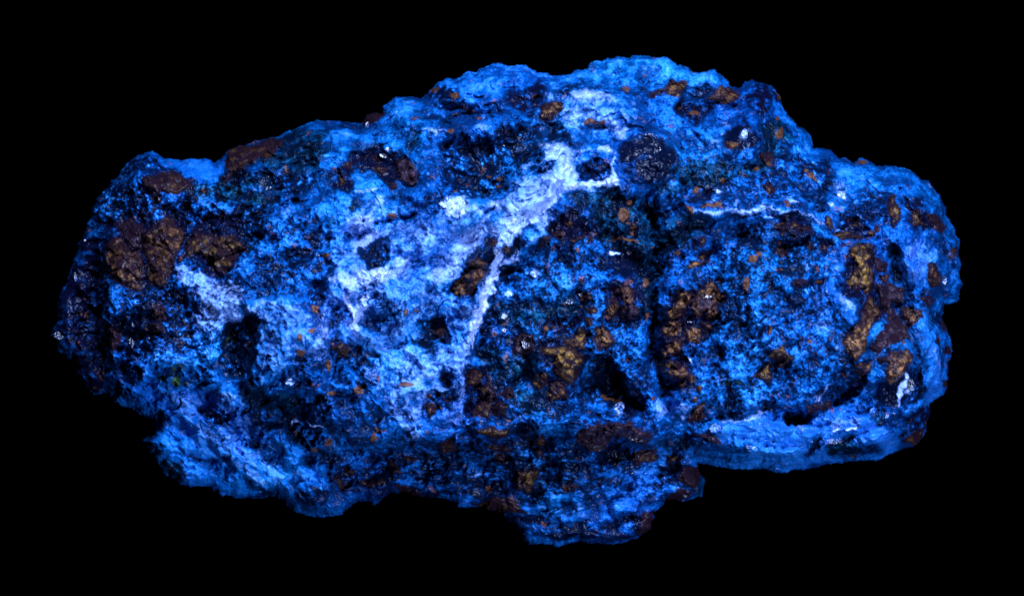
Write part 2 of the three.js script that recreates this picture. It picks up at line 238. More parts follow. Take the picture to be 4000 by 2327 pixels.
pale(.55, 'p', [-17.8,-9.4,-14,-9.4,-14,-15.1,-17.8,-15.1,-19.4,-15.5,-17.4,-13.1]);
blue(.72, 'p', [-20.8,-9.8,-19.2,-9.4,-19,-11.8,-20.8,-11.8]);
rust(.65, 'p', [-24.9,-13.9,-24.3,-13.7,-23.3,-13.9,-23.4,-15,-24.7,-14.8]);
rust(.6, 'e', [-16.5,-13.4,1,.4]);
dark(.1, 'e', [-16.3,-12.7,.8,.4]);
rust(.5, 'p', [-21.2,-12,-20.7,-12.2,-20.8,-13.5]);
rust(.5, 'e', [-28,-14.8,.6,.3]);
rust(.5, 'e', [-28.6,-10.6,.4,.9]);
rust(.5, 'p', [-22.3,-22.1,-21,-20.2,-20.5,-20.3,-21.4,-21.2,-20.5,-21.6,-21.4,-22.3]);
dark(.15, 'p', [-42.3,-17.6,-38.8,-17.6,-37.2,-19,-36.8,-20.4,-39.2,-20.8,-40.9,-19]);
dark(.12, 's', [.8,-36,-18.6,-34.5,-21.2,-32.9,-22.7,-30.5,-24.1,-27.6,-25.5], 't');
rust(.45, 'e', [-30.9,-23.8,.8,.4]);
rust(.45, 'e', [-28.8,-22.7,.8,.6]);
crystal(1, 's', [.2,-24.3,-21.9,-22.7,-22.5]);
blue(.7, 'p', [-14,31.6,-12.3,33.2,-9,34.4,-5.6,35.5,-3.3,36.7,1.4,36.5,4.1,35.5,6.3,34.8,6.3,32.6,4.5,33.2,2.4,32.6,.4,33,-1.3,31.2,-2.9,29.9,-5.8,29.5,-7.8,30.7,-8.2,32.6,-11.1,33.6]);
dark(.15, 'p', [-11.3,33.6,-9,33.2,-8,31.2,-7.2,29.1,-9.9,29.1,-11.9,30.3,-13.5,31.6]);
rust(.4, 'e', [-9,31.7,.7,.5]);
rust(.3, 'e', [-12.1,32.6,.8,.5]);
dark(.1, 'p', [.4,32.6,1.8,32.4,3.2,33.2,4.5,34.2,5.5,33.4,5.7,32,4.7,30.3,2.4,28.5,1.2,29.5,-1.3,30.3,-1.3,31.4], 'v');
rust(.3, 'e', [3.4,31.5,.6,.3]);
blue(.74, 'p', [5.7,33.2,6.3,34.8,10,35.2,12.6,36.9,16,37.7,16,33.6,11,33.8,9.6,33.2,7.5,32.6,6.5,31.6,4.9,30.3]);
pale(.55, 'e', [12.7,35.9,.7,.8]);
dark(.15, 'p', [7.1,32.2,8.6,33.2,11,33.8,10.8,32.6,9.6,32.2,8.6,30.1,7.5,31.4]);
brown(.38, 'p', [4.3,29.7,5.5,30.7,6.9,31,8.1,30.3,7.5,29.1,6.1,27.9,4.7,27.9]);
blue(.7, 'p', [7.1,29.1,9.4,32.2,16,32.2,16,27.1,14.3,27.9,11.4,27.5,10.6,26.7,7.9,26.7]);
pale(.75, 'p', [9.4,32,12.6,32.6,15.7,31.6,16,30.7,13.3,31.2,13.1,30.1,11.2,31,9.6,30.7]);
pale(.65, 'p', [7.9,29.1,9.8,29.9,11.2,29.5,11,27.9,9.8,26.9,8.6,27.3]);
pale(.65, 'e', [12.4,28.3,.7,.3]);
rust(.4, 's', [.7,11.3,26.7,12,27.4,14.1,27.6]);
dark(.1, 's', [.5,11.4,26.2,13.7,26.9]);
blue(.5, 'p', [-16,29.5,-11.9,29.9,-9.2,29.5,-6.2,29.1,-7.8,27.9,-11.9,27.5,-16,27.9]);
dark(.15, 's', [.8,-15.2,28.3,-12.3,27.9,-9.9,27.5]);
blue(.6, 'e', [-13.1,26.7,2.7,1.2]);
pale(.6, 'p', [-14.2,26.2,-12.9,26.9,-10.7,26.2,-11.7,25.2,-13.3,25.8]);
rust(.5, 'e', [-9.7,26.1,.6,.3]);
rust(.4, 'e', [-8.8,28.6,.4,.2]);
rust(.4, 'e', [-5.2,28.1,.6,.2]);
rust(.4, 'e', [-6.4,29.2,.8,.2]);
blue(.65, 'p', [-7.4,27.1,-3.7,27.5,-2.7,26.2,-4.5,25.2,-6.2,23.8,-7.4,24.2]);
pale(.55, 'e', [-4.5,26.5,.9,.7]);
pale(.5, 'e', [-6.4,25.2,.4,.6]);
blue(.45, 'p', [-4.1,29.1,-1.7,29.7,.4,29.1,1.6,27.9,1.2,26.2,-1.7,27.1]);
dark(.08, 'p', [-2.9,26.2,-1.3,27.1,2.4,25.8,4.5,26.2,3.6,23.8,4.5,21.7,2.4,21.3,.8,21.3,-1.7,23,-2.9,25]);
blue(.4, 'p', [1,25.4,3.6,25.8,4.1,23.8,1.6,23]);
crystal(1, 'e', [-1.4,23.7,.3,.2]);
blue(.5, 's', [.8,-3.3,25.4,-2.1,23.2,0,21.5,.8,20.3]);
dark(.14, 'p', [-10.9,23.8,-7.4,25,-3.7,25,-2.9,23,-2.7,20.9,-2.1,18.9,-.5,17.4,-3.7,16.2,-6.2,16.2,-9.2,17.4,-10.3,19.3,-10.7,21.3]);
blue(.36, 'e', [-6,19.7,1.2,1]);
rust(.5, 'e', [-1.9,18.5,.5,.3]);
rust(.45, 'e', [-3.5,18.9,.4,.2]);
rust(.4, 'e', [-8.8,16.6,.3,.2]);
rust(.4, 'e', [-2.1,17.3,.5,.2]);
blue(.55, 'p', [-16,23.8,-11.1,23.8,-10.9,20.9,-10.5,18.1,-14,17.7,-16,16.8]);
pale(.4, 'e', [-14.2,21.2,.5,.4]);
pale(.4, 'e', [-11.8,20.3,.4,.4]);
brown(.35, 'e', [-15.6,19.3,.7,.7], 'p');
dark(.1, 'p', [-16,25.6,-14.4,25.6,-14.2,23.8,-16,23], 't');
pale(.78, 'p', [4.5,23.8,5.3,24.6,7.1,24,8.1,23.2,9.2,21.9,9.6,20.5,8.6,19.1,7.5,19.3,7.1,20.9,5.7,21.7,5.5,20.3,4.5,20,5.3,21.1,4.7,21.5,3,20.9,1.8,19.7,1.2,20.1,2.4,21.3,4.7,21.9,5.5,23]);
pale(.86, 'e', [8.4,20.9,1,.8]);
dark(.05, 'p', [4.1,19.7,5.3,20.1,6.1,21.1,5.9,19.9,4.7,18.9]);
pale(.6, 'p', [1.4,19.3,2.8,19.1,3.6,17.9,4.5,18.9,6.1,19.9,8.1,19.1,8.6,17.2,7.1,15.2,5.5,15.2,4.1,15.8,2,15.4,0,14.6,-1.3,13.8,-2.9,14,-.5,16.4]);
dark(.35, 'p', [1.4,17,3,17.7,3.8,17,3.2,16,1.6,15.8], 't');
pale(.75, 's', [1.2,5.5,15.4,2.4,15.2,-.5,13.8]);
pale(.88, 's', [1.2,9,17.2,11.2,17.7,14.7,18.1,16,18.3]);
pale(.8, 'e', [11.6,17.2,1,.8]);
dark(.15, 'p', [9.4,19.7,13.1,21.5,15.5,20.9,14.3,18.7,11.2,18.3]);
pale(.6, 's', [.6,13.9,23.4,16,22.8]);
pale(.6, 's', [.5,10.2,22.6,12.2,23.4]);
pale(.6, 'e', [4.5,26.2,.4,.4]);
dark(.15, 'p', [5.3,27.1,7.7,27.1,9.2,25.4,8.3,23.6,6.9,24.2,5.7,25.4]);
pale(.86, 'p', [-11.5,15,-9.9,15.6,-7.2,15.8,-6.6,15.2,-7,13.2,-8.2,12.5,-9.9,12.9,-11.3,14]);
crystal(1, 'e', [-9.2,14.8,2.3,1]);
blue(.78, 'p', [-7,15.8,-5,15.4,-3.5,14.6,-4.5,12.9,-6.6,11.9,-9.9,11.9,-11.3,13.2,-11.1,13.8,-8.2,12.7], 's');
pale(.9, 'e', [-2.8,14.4,.6,.5]);
pale(.8, 's', [.4,-5.8,14,-4.5,13.2]);
pale(.85, 's', [.4,-4.5,11.7,-3.5,12.7]);
pale(.6, 'p', [-14.6,10.3,-11.9,10.5,-12.3,9.3,-14.8,9.3]);
pale(.65, 'e', [-6.4,9.9,.9,.7]);
pale(.65, 'p', [-3.7,10.7,-.5,13.2,3.4,15.2,6.1,15,4.5,12.9,2.4,11.7,-.5,9.3,-3.7,9.3]);
dark(.03, 's', [.9,1,9.9,3,12.3,4.5,13.2]);
pale(.65, 'p', [3,10.3,4.5,12.9,6.1,13.4,5.7,10.7,4.5,9.3,2.8,9.3]);
dark(.03, 'p', [5.7,10.9,7.1,12.9,8.6,14.2,10.2,14.4,11.4,12.9,12.4,11.3,12.4,9.3,6.1,9.3], 'v');
brown(.5, 'e', [9,11.5,.5,.4]);
brown(.5, 'e', [7.2,9.9,.7,.3]);
crystal(1, 'e', [11.5,11.7,.3,.5]);
dark(.14, 'p', [12.6,14.2,16,16.8,16,9.3,13.1,9.3], 't');
dark(.2, 'p', [8.6,15.8,11.2,16.6,16,17.2,16,14.8,12.6,14.2,10.2,14.6], 't');
dark(.3, 'p', [-12.9,16.2,-5.8,16.2,-3.7,15.8,-6.2,15.8,-11.5,15.4,-14,14.8]);
blue(.42, 'p', [-16,14.8,-12.3,15,-11.5,12.7,-16,12.3]);
pale(.6, 'p', [-15.2,8.5,-14.6,10.3,-12.1,10.3,-12.3,8.1]);
blue(.66, 'p', [-12.1,11.3,-7,11.3,-6.6,10.1,-8.2,9.1,-11.9,8.1], 's');
pale(.7, 'p', [-8,9.3,-6.2,10.3,-4.5,10.7,-4.5,8.5,-7.8,5.6,-9,3.6,-11.9,1.9,-13.1,3.2,-12.3,4.6,-9.9,5,-9.2,7.2]);
dark(.04, 'p', [-3.7,9.3,-1.9,9.3,-2.5,7.7,-2.9,6,-3.3,4.6,-3.9,4,-5.8,.7,-8.2,-.1,-9.9,1.5,-7.4,4.2,-6.2,6.8]);
brown(.42, 'p', [-3.3,9,-2.3,8.9,-2.5,7.9,-3.3,8]);
brown(.5, 'p', [-7,5.6,-5,6.2,-3.9,5.6,-4.1,4.7,-6.6,4.7]);
brown(.55, 'p', [-9.2,2.5,-7.4,3.8,-5,4.4,-3.9,4,-5,2.3,-6.6,.9,-8.2,.1,-9,.3]);
pale(.92, 's', [1.4,-1.9,7.9,-2.3,6.9,-1.9,6,-2.9,4.6,-2.6,3.6,-3.7,2.1,-3.5,1.1,-4.5,0,-4.2,-1.1,-5.4,-2.4,-5.2,-3.6,-6,-4.8,-6.4,-6.1,-6.9,-7.2]);
pale(.55, 's', [.7,-6.8,-7.1,-7.4,-9.1,-7.6,-11.2,-7.6,-14.2,-8,-18.7]);
pale(.8, 's', [.8,1.2,7.5,0,6,-1.3,5]);
blue(.6, 's', [.5,-3.9,2.3,-5.4,.5]);
dark(.04, 'p', [-1.7,9.3,.4,10.1,1.8,9.1,.4,6.8,-1.3,5.2,-1.7,7.2]);
brown(.45, 'e', [-.9,7.4,.6,.4]);
dark(.06, 'p', [-1.3,5,1.6,4.4,2,3.2,.4,3.2,-1.1,2.5,-1.7,3.6]);
pale(.55, 'p', [2.8,10.1,5.5,10.7,5.7,10.1,3.6,8.7,2,8.3]);
dark(.03, 'p', [5.7,11.3,12.4,11.3,12.6,10.1,11.2,9.5,8.6,8.7,6.7,9.1], 'v');
brown(.5, 'p', [4.1,8.9,4.9,9.6,6.1,9.1,5.5,8.1,4.3,7.9]);
brown(.55, 'p', [9,8.9,11.2,9.6,11,8.9,9.2,8.5]);
brown(.5, 'e', [7.3,9.8,.7,.4]);
brown(.5, 'e', [12.2,9.1,.3,.5]);
rust(.55, 'e', [10.2,7.5,.3,.3]);
blue(.5, 'p', [4.5,7.2,6.3,7.9,8.1,7.2,12.2,8.9,13.1,8.3,13.5,6,14.7,4.6,11.2,4.4,9.4,4.2,7.7,5.2,7.1,6.2,4.1,6]);
dark(.05, 'p', [7.5,7.2,8.3,6.8,9,4.8,7.7,5.2]);
dark(.05, 'p', [12,6.6,14.1,6.4,14.5,4.6,12.2,4.6]);
blue(.5, 'p', [-1.7,3.2,2.4,4.6,7.1,4.4,12.2,4.2,11.6,1.5,7.1,1.1,5.3,-.1,2.8,-.3,.4,-.3,-2.1,.7,-2.9,1.5]);
pale(.86, 'e', [3.5,3.7,.7,.5]);  // white glint put into the colour beneath the crystal faces
crystal(1, 'e', [3.5,3.7,.8,.5]);
pale(.86, 'e', [-.6,.7,.7,.6]);
crystal(1, 'e', [-.6,.7,.8,.6]);
pale(.86, 'e', [-1.1,-2.8,.5,.5]);
crystal(1, 'e', [-1.1,-2.8,.6,.6]);
pale(.86, 'e', [-2.9,-5.2,.3,.3]);
crystal(1, 'e', [-1.2,-5,.4,.4]);
crystal(1, 'e', [8.9,-.7,.8,.4]);
brown(.5, 'p', [10.4,.5,12.2,.7,12.3,-.2,10.6,-.3]);
crystal(1, 'e', [11,.5,.8,.3]);
pale(.42, 'e', [8.6,2.5,1.2,1]);
dark(.04, 'p', [1.8,-.7,4.1,-.3,5.1,-.5,4.1,-1.3,2.4,-1.1]);
blue(.42, 'p', [-3.7,-.9,1.6,-.9,5.7,-1.5,8.6,-.1,13.5,-1.5,10.6,-2.6,6.5,-3.4,4.5,-3.8,3.6,-4.2,1.6,-5,-1.7,-4.2,-3.7,-3], 't');
dark(.05, 'p', [-4.5,-3.4,-2.9,-3.2,-3.3,-6.7,-4.5,-7.9,-5.8,-8.3,-6.2,-7.5,-4.7,-6.3]);
blue(.36, 'e', [-1.7,-6.7,1.4,1.4]);
brown(.42, 'p', [.4,-6.5,1.2,-5.6,3.4,-6.1,3.6,-7.9,2.4,-8.9,.4,-8.3], 'p');
crystal(1, 'e', [2.2,-7.1,.8,.8]);
blue(.35, 's', [.4,3.9,-3.4,3.9,-7.1,3.8,-10.3], 't');
dark(.08, 'p', [4.5,-4.2,8.6,-3,10.6,-2.6,11.4,-3.4,11.2,-4.6,8.1,-5.4,4.5,-6.3], 'v');
rust(.6, 'e', [5.3,-4.8,.4,.4]);
rust(.5, 'e', [-2.6,-5.6,.4,.4]);
dark(.05, 'p', [4.1,-7.1,11.4,-4.8,11.6,-8.3,10.6,-12.8,8.6,-16.1,5.5,-15.9,5.7,-11.2,4.1,-9.1], 'v');
brown(.6, 'p', [8.1,-6.5,10.6,-4.8,11.4,-5.6,11.2,-7.9,8.6,-7.5], 'o');
brown(.62, 'p', [4.5,-7.7,5.7,-7.5,7.1,-7.7,8.8,-7.5,9.8,-8.3,10.8,-9.1,10.2,-12.4,8.6,-13.2,6.5,-11.4,5.9,-10.3,6.9,-9.1,4.7,-8.7], 'o');
brown(.5, 'p', [3,-13,3.6,-11.6,5.5,-12,5.5,-13.2,4.1,-14.2], 'o');
brown(.48, 'p', [5.7,-13.6,7.3,-13.2,8.3,-14.2,8.8,-15.1,6.5,-15.9,5.7,-15.1]);
brown(.55, 'p', [13.1,-4.8,14.1,-4.2,15.5,-5.8,15.7,-7.1,13.7,-7.9,13.1,-7.1]);
brown(.5, 'p', [11.4,-3.2,12.6,-3,12.4,-4.2,11.6,-4.4]);
brown(.5, 'e', [12.4,-2,.7,.4]);
brown(.45, 'p', [14.7,-1.8,16,-1.5,16,-2.8,14.9,-2.6]);
blue(.32, 'p', [-5.8,-8.5,-3.3,-7.7,.4,-8.9,3.4,-9.1,3.6,-11.2,1.6,-12.8,-2.5,-12.8,-4.5,-11.2], 't');
dark(.04, 'p', [-2.1,-13.2,1.6,-12.8,2.4,-13.6,.8,-14,-1.7,-14]);
dark(.05, 'p', [-7.4,-11.2,-4.5,-10.8,-2.1,-13,-2.5,-18.7,-7.4,-18.7], 'v');
brown(.35, 'p', [-7,-12,-5.8,-10.8,-4.5,-12.2,-5.4,-13.8,-7,-13.6]);
brown(.35, 'p', [-5,-14.2,-3.3,-13,-2.5,-14.8,-3.5,-16.1,-3.7,-18.7,-6.2,-18.7,-5.2,-16.3], 'o');
brown(.35, 'p', [-3.3,-17.3,-2.1,-16.3,-.5,-16.9,-.9,-17.9,-2.9,-18.1]);
brown(.35, 'p', [-1.7,-14.6,0,-14.2,.4,-15.3,-.9,-15.7], 'o');
blue(.36, 'p', [0,-14.2,4.5,-14,5.5,-15.3,4.5,-17.7,1.6,-17.7,0,-16.1], 't');
dark(0, 'p', [12.8,-8.9,14.3,-9.1,16,-9.7,16.1,-15.3,12.6,-14.8,9.4,-15.3,11.2,-12.8,12.4,-11.8]);  // shade of the deep triangular hollow, painted black as well as sunk
blue(.4, 'e', [10.6,-13.2,1.6,1]);
dark(.08, 'p', [-15,-3.8,-10.9,-3.2,-9.9,-5,-9.7,-6.9,-11.9,-6.7,-13.5,-6.1]);
brown(.4, 'e', [-11.3,-5.4,.7,.7]);
dark(.06, 'p', [-15.6,-6.7,-13.1,-6.1,-11.9,-7.1,-12.3,-8.5,-14.8,-7.1]);
pale(.55, 'p', [-15.6,-9.9,-11.9,-9.9,-10.3,-8.7,-7.4,-7.1,-7.8,-11.2,-9.9,-11,-11.9,-12.4,-14.8,-12.6,-16,-10.3]);
dark(.08, 'p', [-12.3,-10.8,-9.2,-11.6,-9.9,-13.2,-11.3,-12.8]);
dark(.08, 'p', [-11.9,-14.6,-9,-14.2,-8.4,-15.9,-9.9,-16.1,-11.7,-15.3]);
brown(.38, 'p', [-13.3,-16.9,-12.3,-16.3,-11.9,-17.9,-12.7,-18.5]);
rust(.4, 'e', [-12.9,-15.3,.6,.4]);
rust(.4, 'e', [-11.3,-17.1,.3,.3]);
dark(.25, 'p', [-14.4,-16.1,-9,-16.1,-9.2,-18.7,-14.4,-18.7]);
blue(.69, 'p', [14,37.1,18.9,38.1,24.2,37.8,26.3,36.5,28.3,35.2,27.9,34.4,25.5,34,23.4,32.6,21.8,32.2,18.5,32.4,17.1,32.6,14,32.6]);
pale(.42, 'e', [16.5,37.3,.4,.3]);
pale(.42, 'e', [20.8,35.8,.6,.3]);
dark(.2, 's', [.6,14.4,32.6,19.1,32.2,22.2,32.2]);
rust(.45, 'e', [17.9,32.7,.7,.4]);
blue(.67, 'p', [27.5,34.2,31,36,32,36,34.5,33.4,33.6,33,32,32.8,30,30.7,28.7,31.6,27.1,33]);
dark(.3, 'p', [28.3,32.8,31.6,33.4,31.4,32.4,30,31,28.7,31.4]);
brown(.6, 'p', [23.8,31.6,24.2,33,25.5,34,26.9,34.2,27.3,33.4,26.5,32.2,25.5,31.6]);
brown(.25, 's', [.7,22.2,32,23.8,32.4]);
brown(.55, 'p', [30.6,31,32,32.6,33,33.2,35.3,32.4,35.1,31.4,33.6,31,32,30.8]);
blue(.5, 'p', [35.7,33,36.5,34,37.7,34.3,40.8,33.4,40.6,32.6,38.6,32.8,36.5,31.2,35.3,31.2]);
dark(.08, 'p', [38.6,33.4,41,33.4,42.4,31.8,42.2,30.5,40.2,30.5,39.8,28.7,38.6,29.5,37.7,30.5,35.7,30.3,36.1,31.2,37.5,31.8], 'v');
rust(.3, 'e', [42,31.5,.4,.5]);
blue(.7, 'p', [40.2,29.7,42.4,30.1,44.7,27.3,43.9,26.7,42.2,27.9]);
blue(.6, 'p', [14,32.2,22.2,31.6,25.5,31.2,25.9,29.9,26.3,28.3,27.1,27.1,28.3,27.3,31.6,29.3,33.2,30.3,35.5,30.1,37.7,29.5,38.6,27.9,37.5,26.7,35.5,27.1,33.2,26.7,33.4,24.2,32,21.7,29.1,21.3,25.9,22.2,25.3,24.6,23.8,25.2,21.2,26,18.1,24.6,16.7,22.2,14,21.5]);
dark(.08, 'p', [26.1,31.4,27.1,31.6,27.5,30.3,29.1,29.9,31.6,29.9,31.6,29.1,30,28.3,28.7,27.5,27.3,27.3,26.3,28.5,25.7,29.7], 'v');
rust(.4, 'e', [28.3,28.9,1,.4]);
pale(.7, 'p', [14,27.9,15.8,28.3,17.1,27.1,18.1,26,17.1,24.2,15.8,25,15.2,26.9,14,27.1]);
pale(.6, 'p', [18.1,30.7,19.3,30.5,19.7,29.1,18.9,29.3]);
pale(.55, 's', [.4,23.4,27.1,25.9,27.3]);
pale(.55, 'e', [32.9,29.5,.5,.5]);
pale(.86, 'e', [33.4,27.2,.3,.3]);  // small white highlight painted in as pale colour
dark(.02, 'e', [21.2,21.7,4.3,4.1], 'g');
blue(.5, 's', [.5,17.3,20.9,20.1,21.7,22.8,22.2]);
blue(.45, 's', [.5,17.7,18.7,20.1,18.1]);
blue(.45, 'p', [17.1,20.5,18.7,21.3,19.3,19.3,17.7,18.9]);
crystal(1, 'e', [23.1,23.4,.3,.6]);
crystal(1, 's', [.3,20.8,25.2,22.6,25.4,23.6,25]);
blue(.5, 's', [.8,19.1,24.6,21.2,25.4,23,25.2]);
pale(.8, 'p', [14,23.8,15.2,23.6,15.8,23,15.4,22.4,14,23]);
pale(.75, 's', [.6,15.8,21.9,15.6,20.3,16,19.3]);
pale(.95, 'e', [15.2,18.1,1.4,1]);
dark(.02, 'p', [33.2,26.2,34.1,27.1,35.7,27.3,36.1,28.1,36.5,27.1,37.5,26.2,38.1,24.8,37.1,23.8,35.5,23,33.8,23.8,33.2,24.6], 'g');
pale(.86, 'p', [35.7,26,36.1,26.5,37.3,25.8,36.8,24.6,36.1,24.3,35.7,25]);  // highlight on the dark nodule, painted white under its crystals
crystal(1, 'p', [35.7,26,36.1,26.5,37.3,25.8,36.8,24.6,36.1,24.3,35.7,25]);
crystal(1, 's', [.2,36.1,23.2,36.5,23]);
brown(.55, 'e', [34.2,23.7,.7,.4]);
pale(.55, 'p', [30.8,24.6,31.8,25,33,24.2,32.8,23.4,31,23.6]);
blue(.6, 'e', [32.2,23.2,1.2,.8]);
dark(.14, 'p', [38.6,26.7,41.4,28.3,43.5,26.2,43.9,23.4,42.2,21.7,39.4,22.4,38.1,20.9,35.7,20.3,30.4,20.5,27.1,19.7,26.3,17.7,29.5,17.2,34.1,18.1,37.5,19.1,40.6,19.7,38.6,21.7,39,24.2], 't');
brown(.35, 'p', [38.8,22.4,40.4,22.6,40.6,20.5,39.8,20.3,39,21.3]);
rust(.4, 'e', [42,25.8,.6,1]);
rust(.4, 'e', [41.6,28.2,.4,.4]);
blue(.65, 'p', [41.2,20.5,42.2,21.3,44.7,20.9,44.9,19.7,43.5,19.3,41.6,19.5]);
blue(.6, 'e', [43.1,23.6,1,.6]);
blue(.5, 'p', [44.3,26.2,46,26.5,46,23,44.7,23.8]);
dark(.1, 's', [.8,41.2,19.3,43.7,18.7,46,19.1]);
blue(.32, 'p', [23.8,20.3,28.3,20.9,34.5,20.9,38.6,20.1,33.6,18.5,26.3,18.9], 't');
blue(.55, 'p', [34.5,18.7,38.1,19.3,40.6,18.9,46,18.5,46,14.2,41.8,14,38.6,15.2,36.5,14.8,34.5,16.8]);
brown(.4, 'e', [40,17.1,.7,.7]);
rust(.45, 'p', [28.1,16.2,28.7,17.4,29.5,17.2,28.9,16.2]);
rust(.5, 'p', [29.1,14.6,31,14.8,32.6,15,32.4,14.4,29.5,14.2]);
rust(.5, 'p', [27.1,14.6,28.1,14.2,28.3,12.9,27.5,13.2]);
rust(.45, 'e', [43,14.6,.4,.6]);
rust(.4, 'e', [32.8,18.3,.4,.4]);
rust(.4, 'e', [38.1,20.1,.5,.3]);
pale(.86, 'p', [31,16.8,32,16.9,32.8,16.2,32.2,16]);  // painted white glint, crystal faces laid over it
crystal(1, 'p', [31,16.8,32,16.9,32.8,16.2,32.2,16]);
pale(.86, 'e', [31.3,15,.3,.4]);  // this and the next three: sparkles painted as pale spots
pale(.86, 'e', [34.9,14.9,.2,.4]);
pale(.86, 'e', [39,14.6,.3,.4]);
pale(.9, 's', [.2,42,15.6,44.3,15]);
pale(.75, 's', [.8,30,13.6,32.4,13.4,34.5,13.6,36.9,14,39.6,14,41.4,13.8]);
dark(.05, 'p', [27.9,15,31,16.4,31,15.2,28.7,15], 'v');
blue(.48, 'p', [20.8,16.2,23.2,16.4,25.9,16.2,26.3,14,23.8,13.6,22.2,14.2]);
blue(.36, 'p', [22.2,17.9,26.3,17.2,25.5,16.2,22.8,16], 't');
dark(.03, 'p', [22.4,13.4,24.6,14,24.8,13.2,23.8,11.7,22.6,12.1]);
dark(.14, 'p', [14,16.6,17.3,16.4,20.8,15.6,22,13.6,22.2,9.3,14,9.3], 't');
rust(.4, 'e', [17.3,12.9,.8,1]);
rust(.4, 'e', [18.3,14.8,.4,.4]);
rust(.4, 'e', [18.9,11.1,.4,.4]);
blue(.36, 'p', [23,11.5,25.5,12.9,28.3,13.2,30.8,12.3,30.4,9.3,22.6,9.3], 't');
dark(.1, 'p', [25,11.1,27.5,11.5,27.1,9.3,25,9.9], 't');
blue(.5, 'p', [30.8,12.7,34.5,13.2,34.1,10.7,33.6,9.3,31.2,9.3]);
dark(.05, 's', [.6,34.5,13.2,38.6,12.9,42.6,13.2]);
blue(.5, 'e', [37.3,11.9,2,1]);
dark(.05, 'p', [42.2,11.5,46,11.3,46,9.9,43.1,9.9]);
brown(.45, 'p', [40.8,11.7,42.2,11.7,42.6,10.3,41.2,10.1]);
pale(.9, 's', [.2,39.4,12.6,40.6,12.5]);
dark(.12, 'p', [14,10.1,19.1,9.3,22.2,10.1,24.2,10.5,28.3,10.5,27.3,8.5,24.2,6.4,22.8,5.6,22.6,2.7,20.1,2.3,19.5,4,14,9.3], 't');
rust(.45, 's', [.6,15.6,9.3,18.1,9.1,19.5,8.9]);
dark(.08, 'p', [14.6,7.5,16.9,7.7,18.9,6.6,19.5,4.6,18.1,3.2,16.5,4.2,15.4,5.8], 'g');
pale(.86, 's', [.5,15.2,7,16.7,6.9]);  // highlight of the glassy dome put into the colour
crystal(1, 's', [.5,15.2,7,16.7,6.9]);
crystal(1, 'e', [18.4,6.9,.9,.3]);
blue(.42, 's', [.5,23.8,11.3,22.4,8.3,22.4,5.6,22.8,3.6,23.6,2.3], 't');
blue(.62, 'p', [23.6,2.5,25,1.1,25.9,-.1,24.6,-.1,24,.9], 's');
blue(.42, 'p', [22.8,7.5,26.7,6.6,27.3,4.8,30,4.6,32.4,5.4,32.4,2.3,28.3,2.7,24.2,2.7]);
dark(.04, 'p', [26.7,6.4,28.3,8.7,30.4,9.3,31.4,8.1,30.8,5.6,30,4.8,27.3,4.8], 'v');
brown(.65, 'p', [27.3,5,28.3,5.8,30.4,5.8,29.5,5,27.9,4.7]);
brown(.6, 'p', [29.1,6.4,30.6,7.2,30.4,6.2,29.3,5.8]);
brown(.55, 'p', [29.1,9.1,30,9.7,29.8,8.3,29.1,8.1]);
rust(.5, 'e', [25.7,6.8,.5,.4]);
rust(.55, 'e', [37.3,6,.8,.6]);
rust(.55, 'e', [36.3,2.1,.5,1.2]);
rust(.5, 'e', [38.3,6.8,.4,.4]);
blue(.46, 'p', [30.8,11.3,34.5,11.3,34.5,8.9,33.2,6,35.5,8.1,40.6,9.3,40.6,5.2,46,7.2,46,-5,38.6,-5,36.5,-1.8,34.1,-1.8,32.4,2.3,28.3,2.7,25.5,4]);
dark(.1, 'p', [34.5,10.9,38.6,10.9,40.6,10.1,38.1,8.9,35.7,8.7]);
dark(.05, 'p', [40.6,8.3,42.6,9.7,46,9.5,46,7.7,42.6,6.8,40.4,6.6]);
brown(.4, 'p', [41.4,7.7,42.6,8.1,42.6,6.8,41.8,6.4], 'o');
brown(.4, 'p', [40.8,10.9,42.2,11.3,42.6,10.3,41.4,10.1]);
dark(.05, 'p', [24,-.1,27.1,1.5,30.8,2.5,33.2,.7,33,-.9,32,-3.4,30.4,-3.4,31,-5,29.8,-6.1,28.3,-7.1,26.7,-9.1,28.7,-10.3,29.8,-12.4,28.3,-14.4,25.5,-14,23.6,-13.2,23,-10.1,22.8,-8.3,23,-4.6], 'v');
brown(.62, 'p', [26.3,.9,27.3,1.3,28.3,.7,28.1,-.5,27.1,-1.8,26.7,-3.2,25.5,-3.4,24,-2.8,24.2,-1.8,25.5,-.9,25.9,-.1]);
brown(.58, 'p', [28.3,-.1,29.1,1.1,30.2,1.5,30.8,2.3,31.8,1.7,33,.3,32.8,-.5,31.8,-.5,31.8,-3,30.6,-3,30,-1.8,29.1,-3,28.3,-1.8]);
brown(.2, 'e', [30,-.8,1.2,1.3], 'g');
crystal(1, 'e', [30.3,.3,1,.4]);
brown(.6, 'p', [23.4,-5,24.6,-3.8,26.3,-4,26.3,-5.4,25.5,-5.6,23.8,-5.8]);
brown(.68, 'p', [26.9,-5,28.3,-4.6,29.5,-4.8,29.7,-5.8,28.9,-6.9,27.3,-6.5]);
brown(.68, 'p', [23.4,-9.1,23.8,-7.7,25.5,-6.1,26.7,-6.1,26.5,-8.1,25.5,-8.9,23.8,-9.3]);
brown(.6, 'p', [22.8,-10.1,24.6,-9.7,25.9,-10.3,25.5,-11,23.6,-10.8], 'o');
brown(.5, 'p', [23.8,-11.4,26.3,-10.8,28.7,-12.4,28.3,-12.8,25.5,-12.4]);
brown(.5, 'p', [25.7,-13,26.9,-13,26.5,-14,25.7,-13.8]);
brown(.6, 'p', [29.3,-3.8,30.8,-3.8,31,-4.8,30.2,-4.8]);
crystal(1, 'e', [27.6,-3.8,.5,.2]);
pale(.86, 's', [.3,27.6,-9.2,28,-10]);
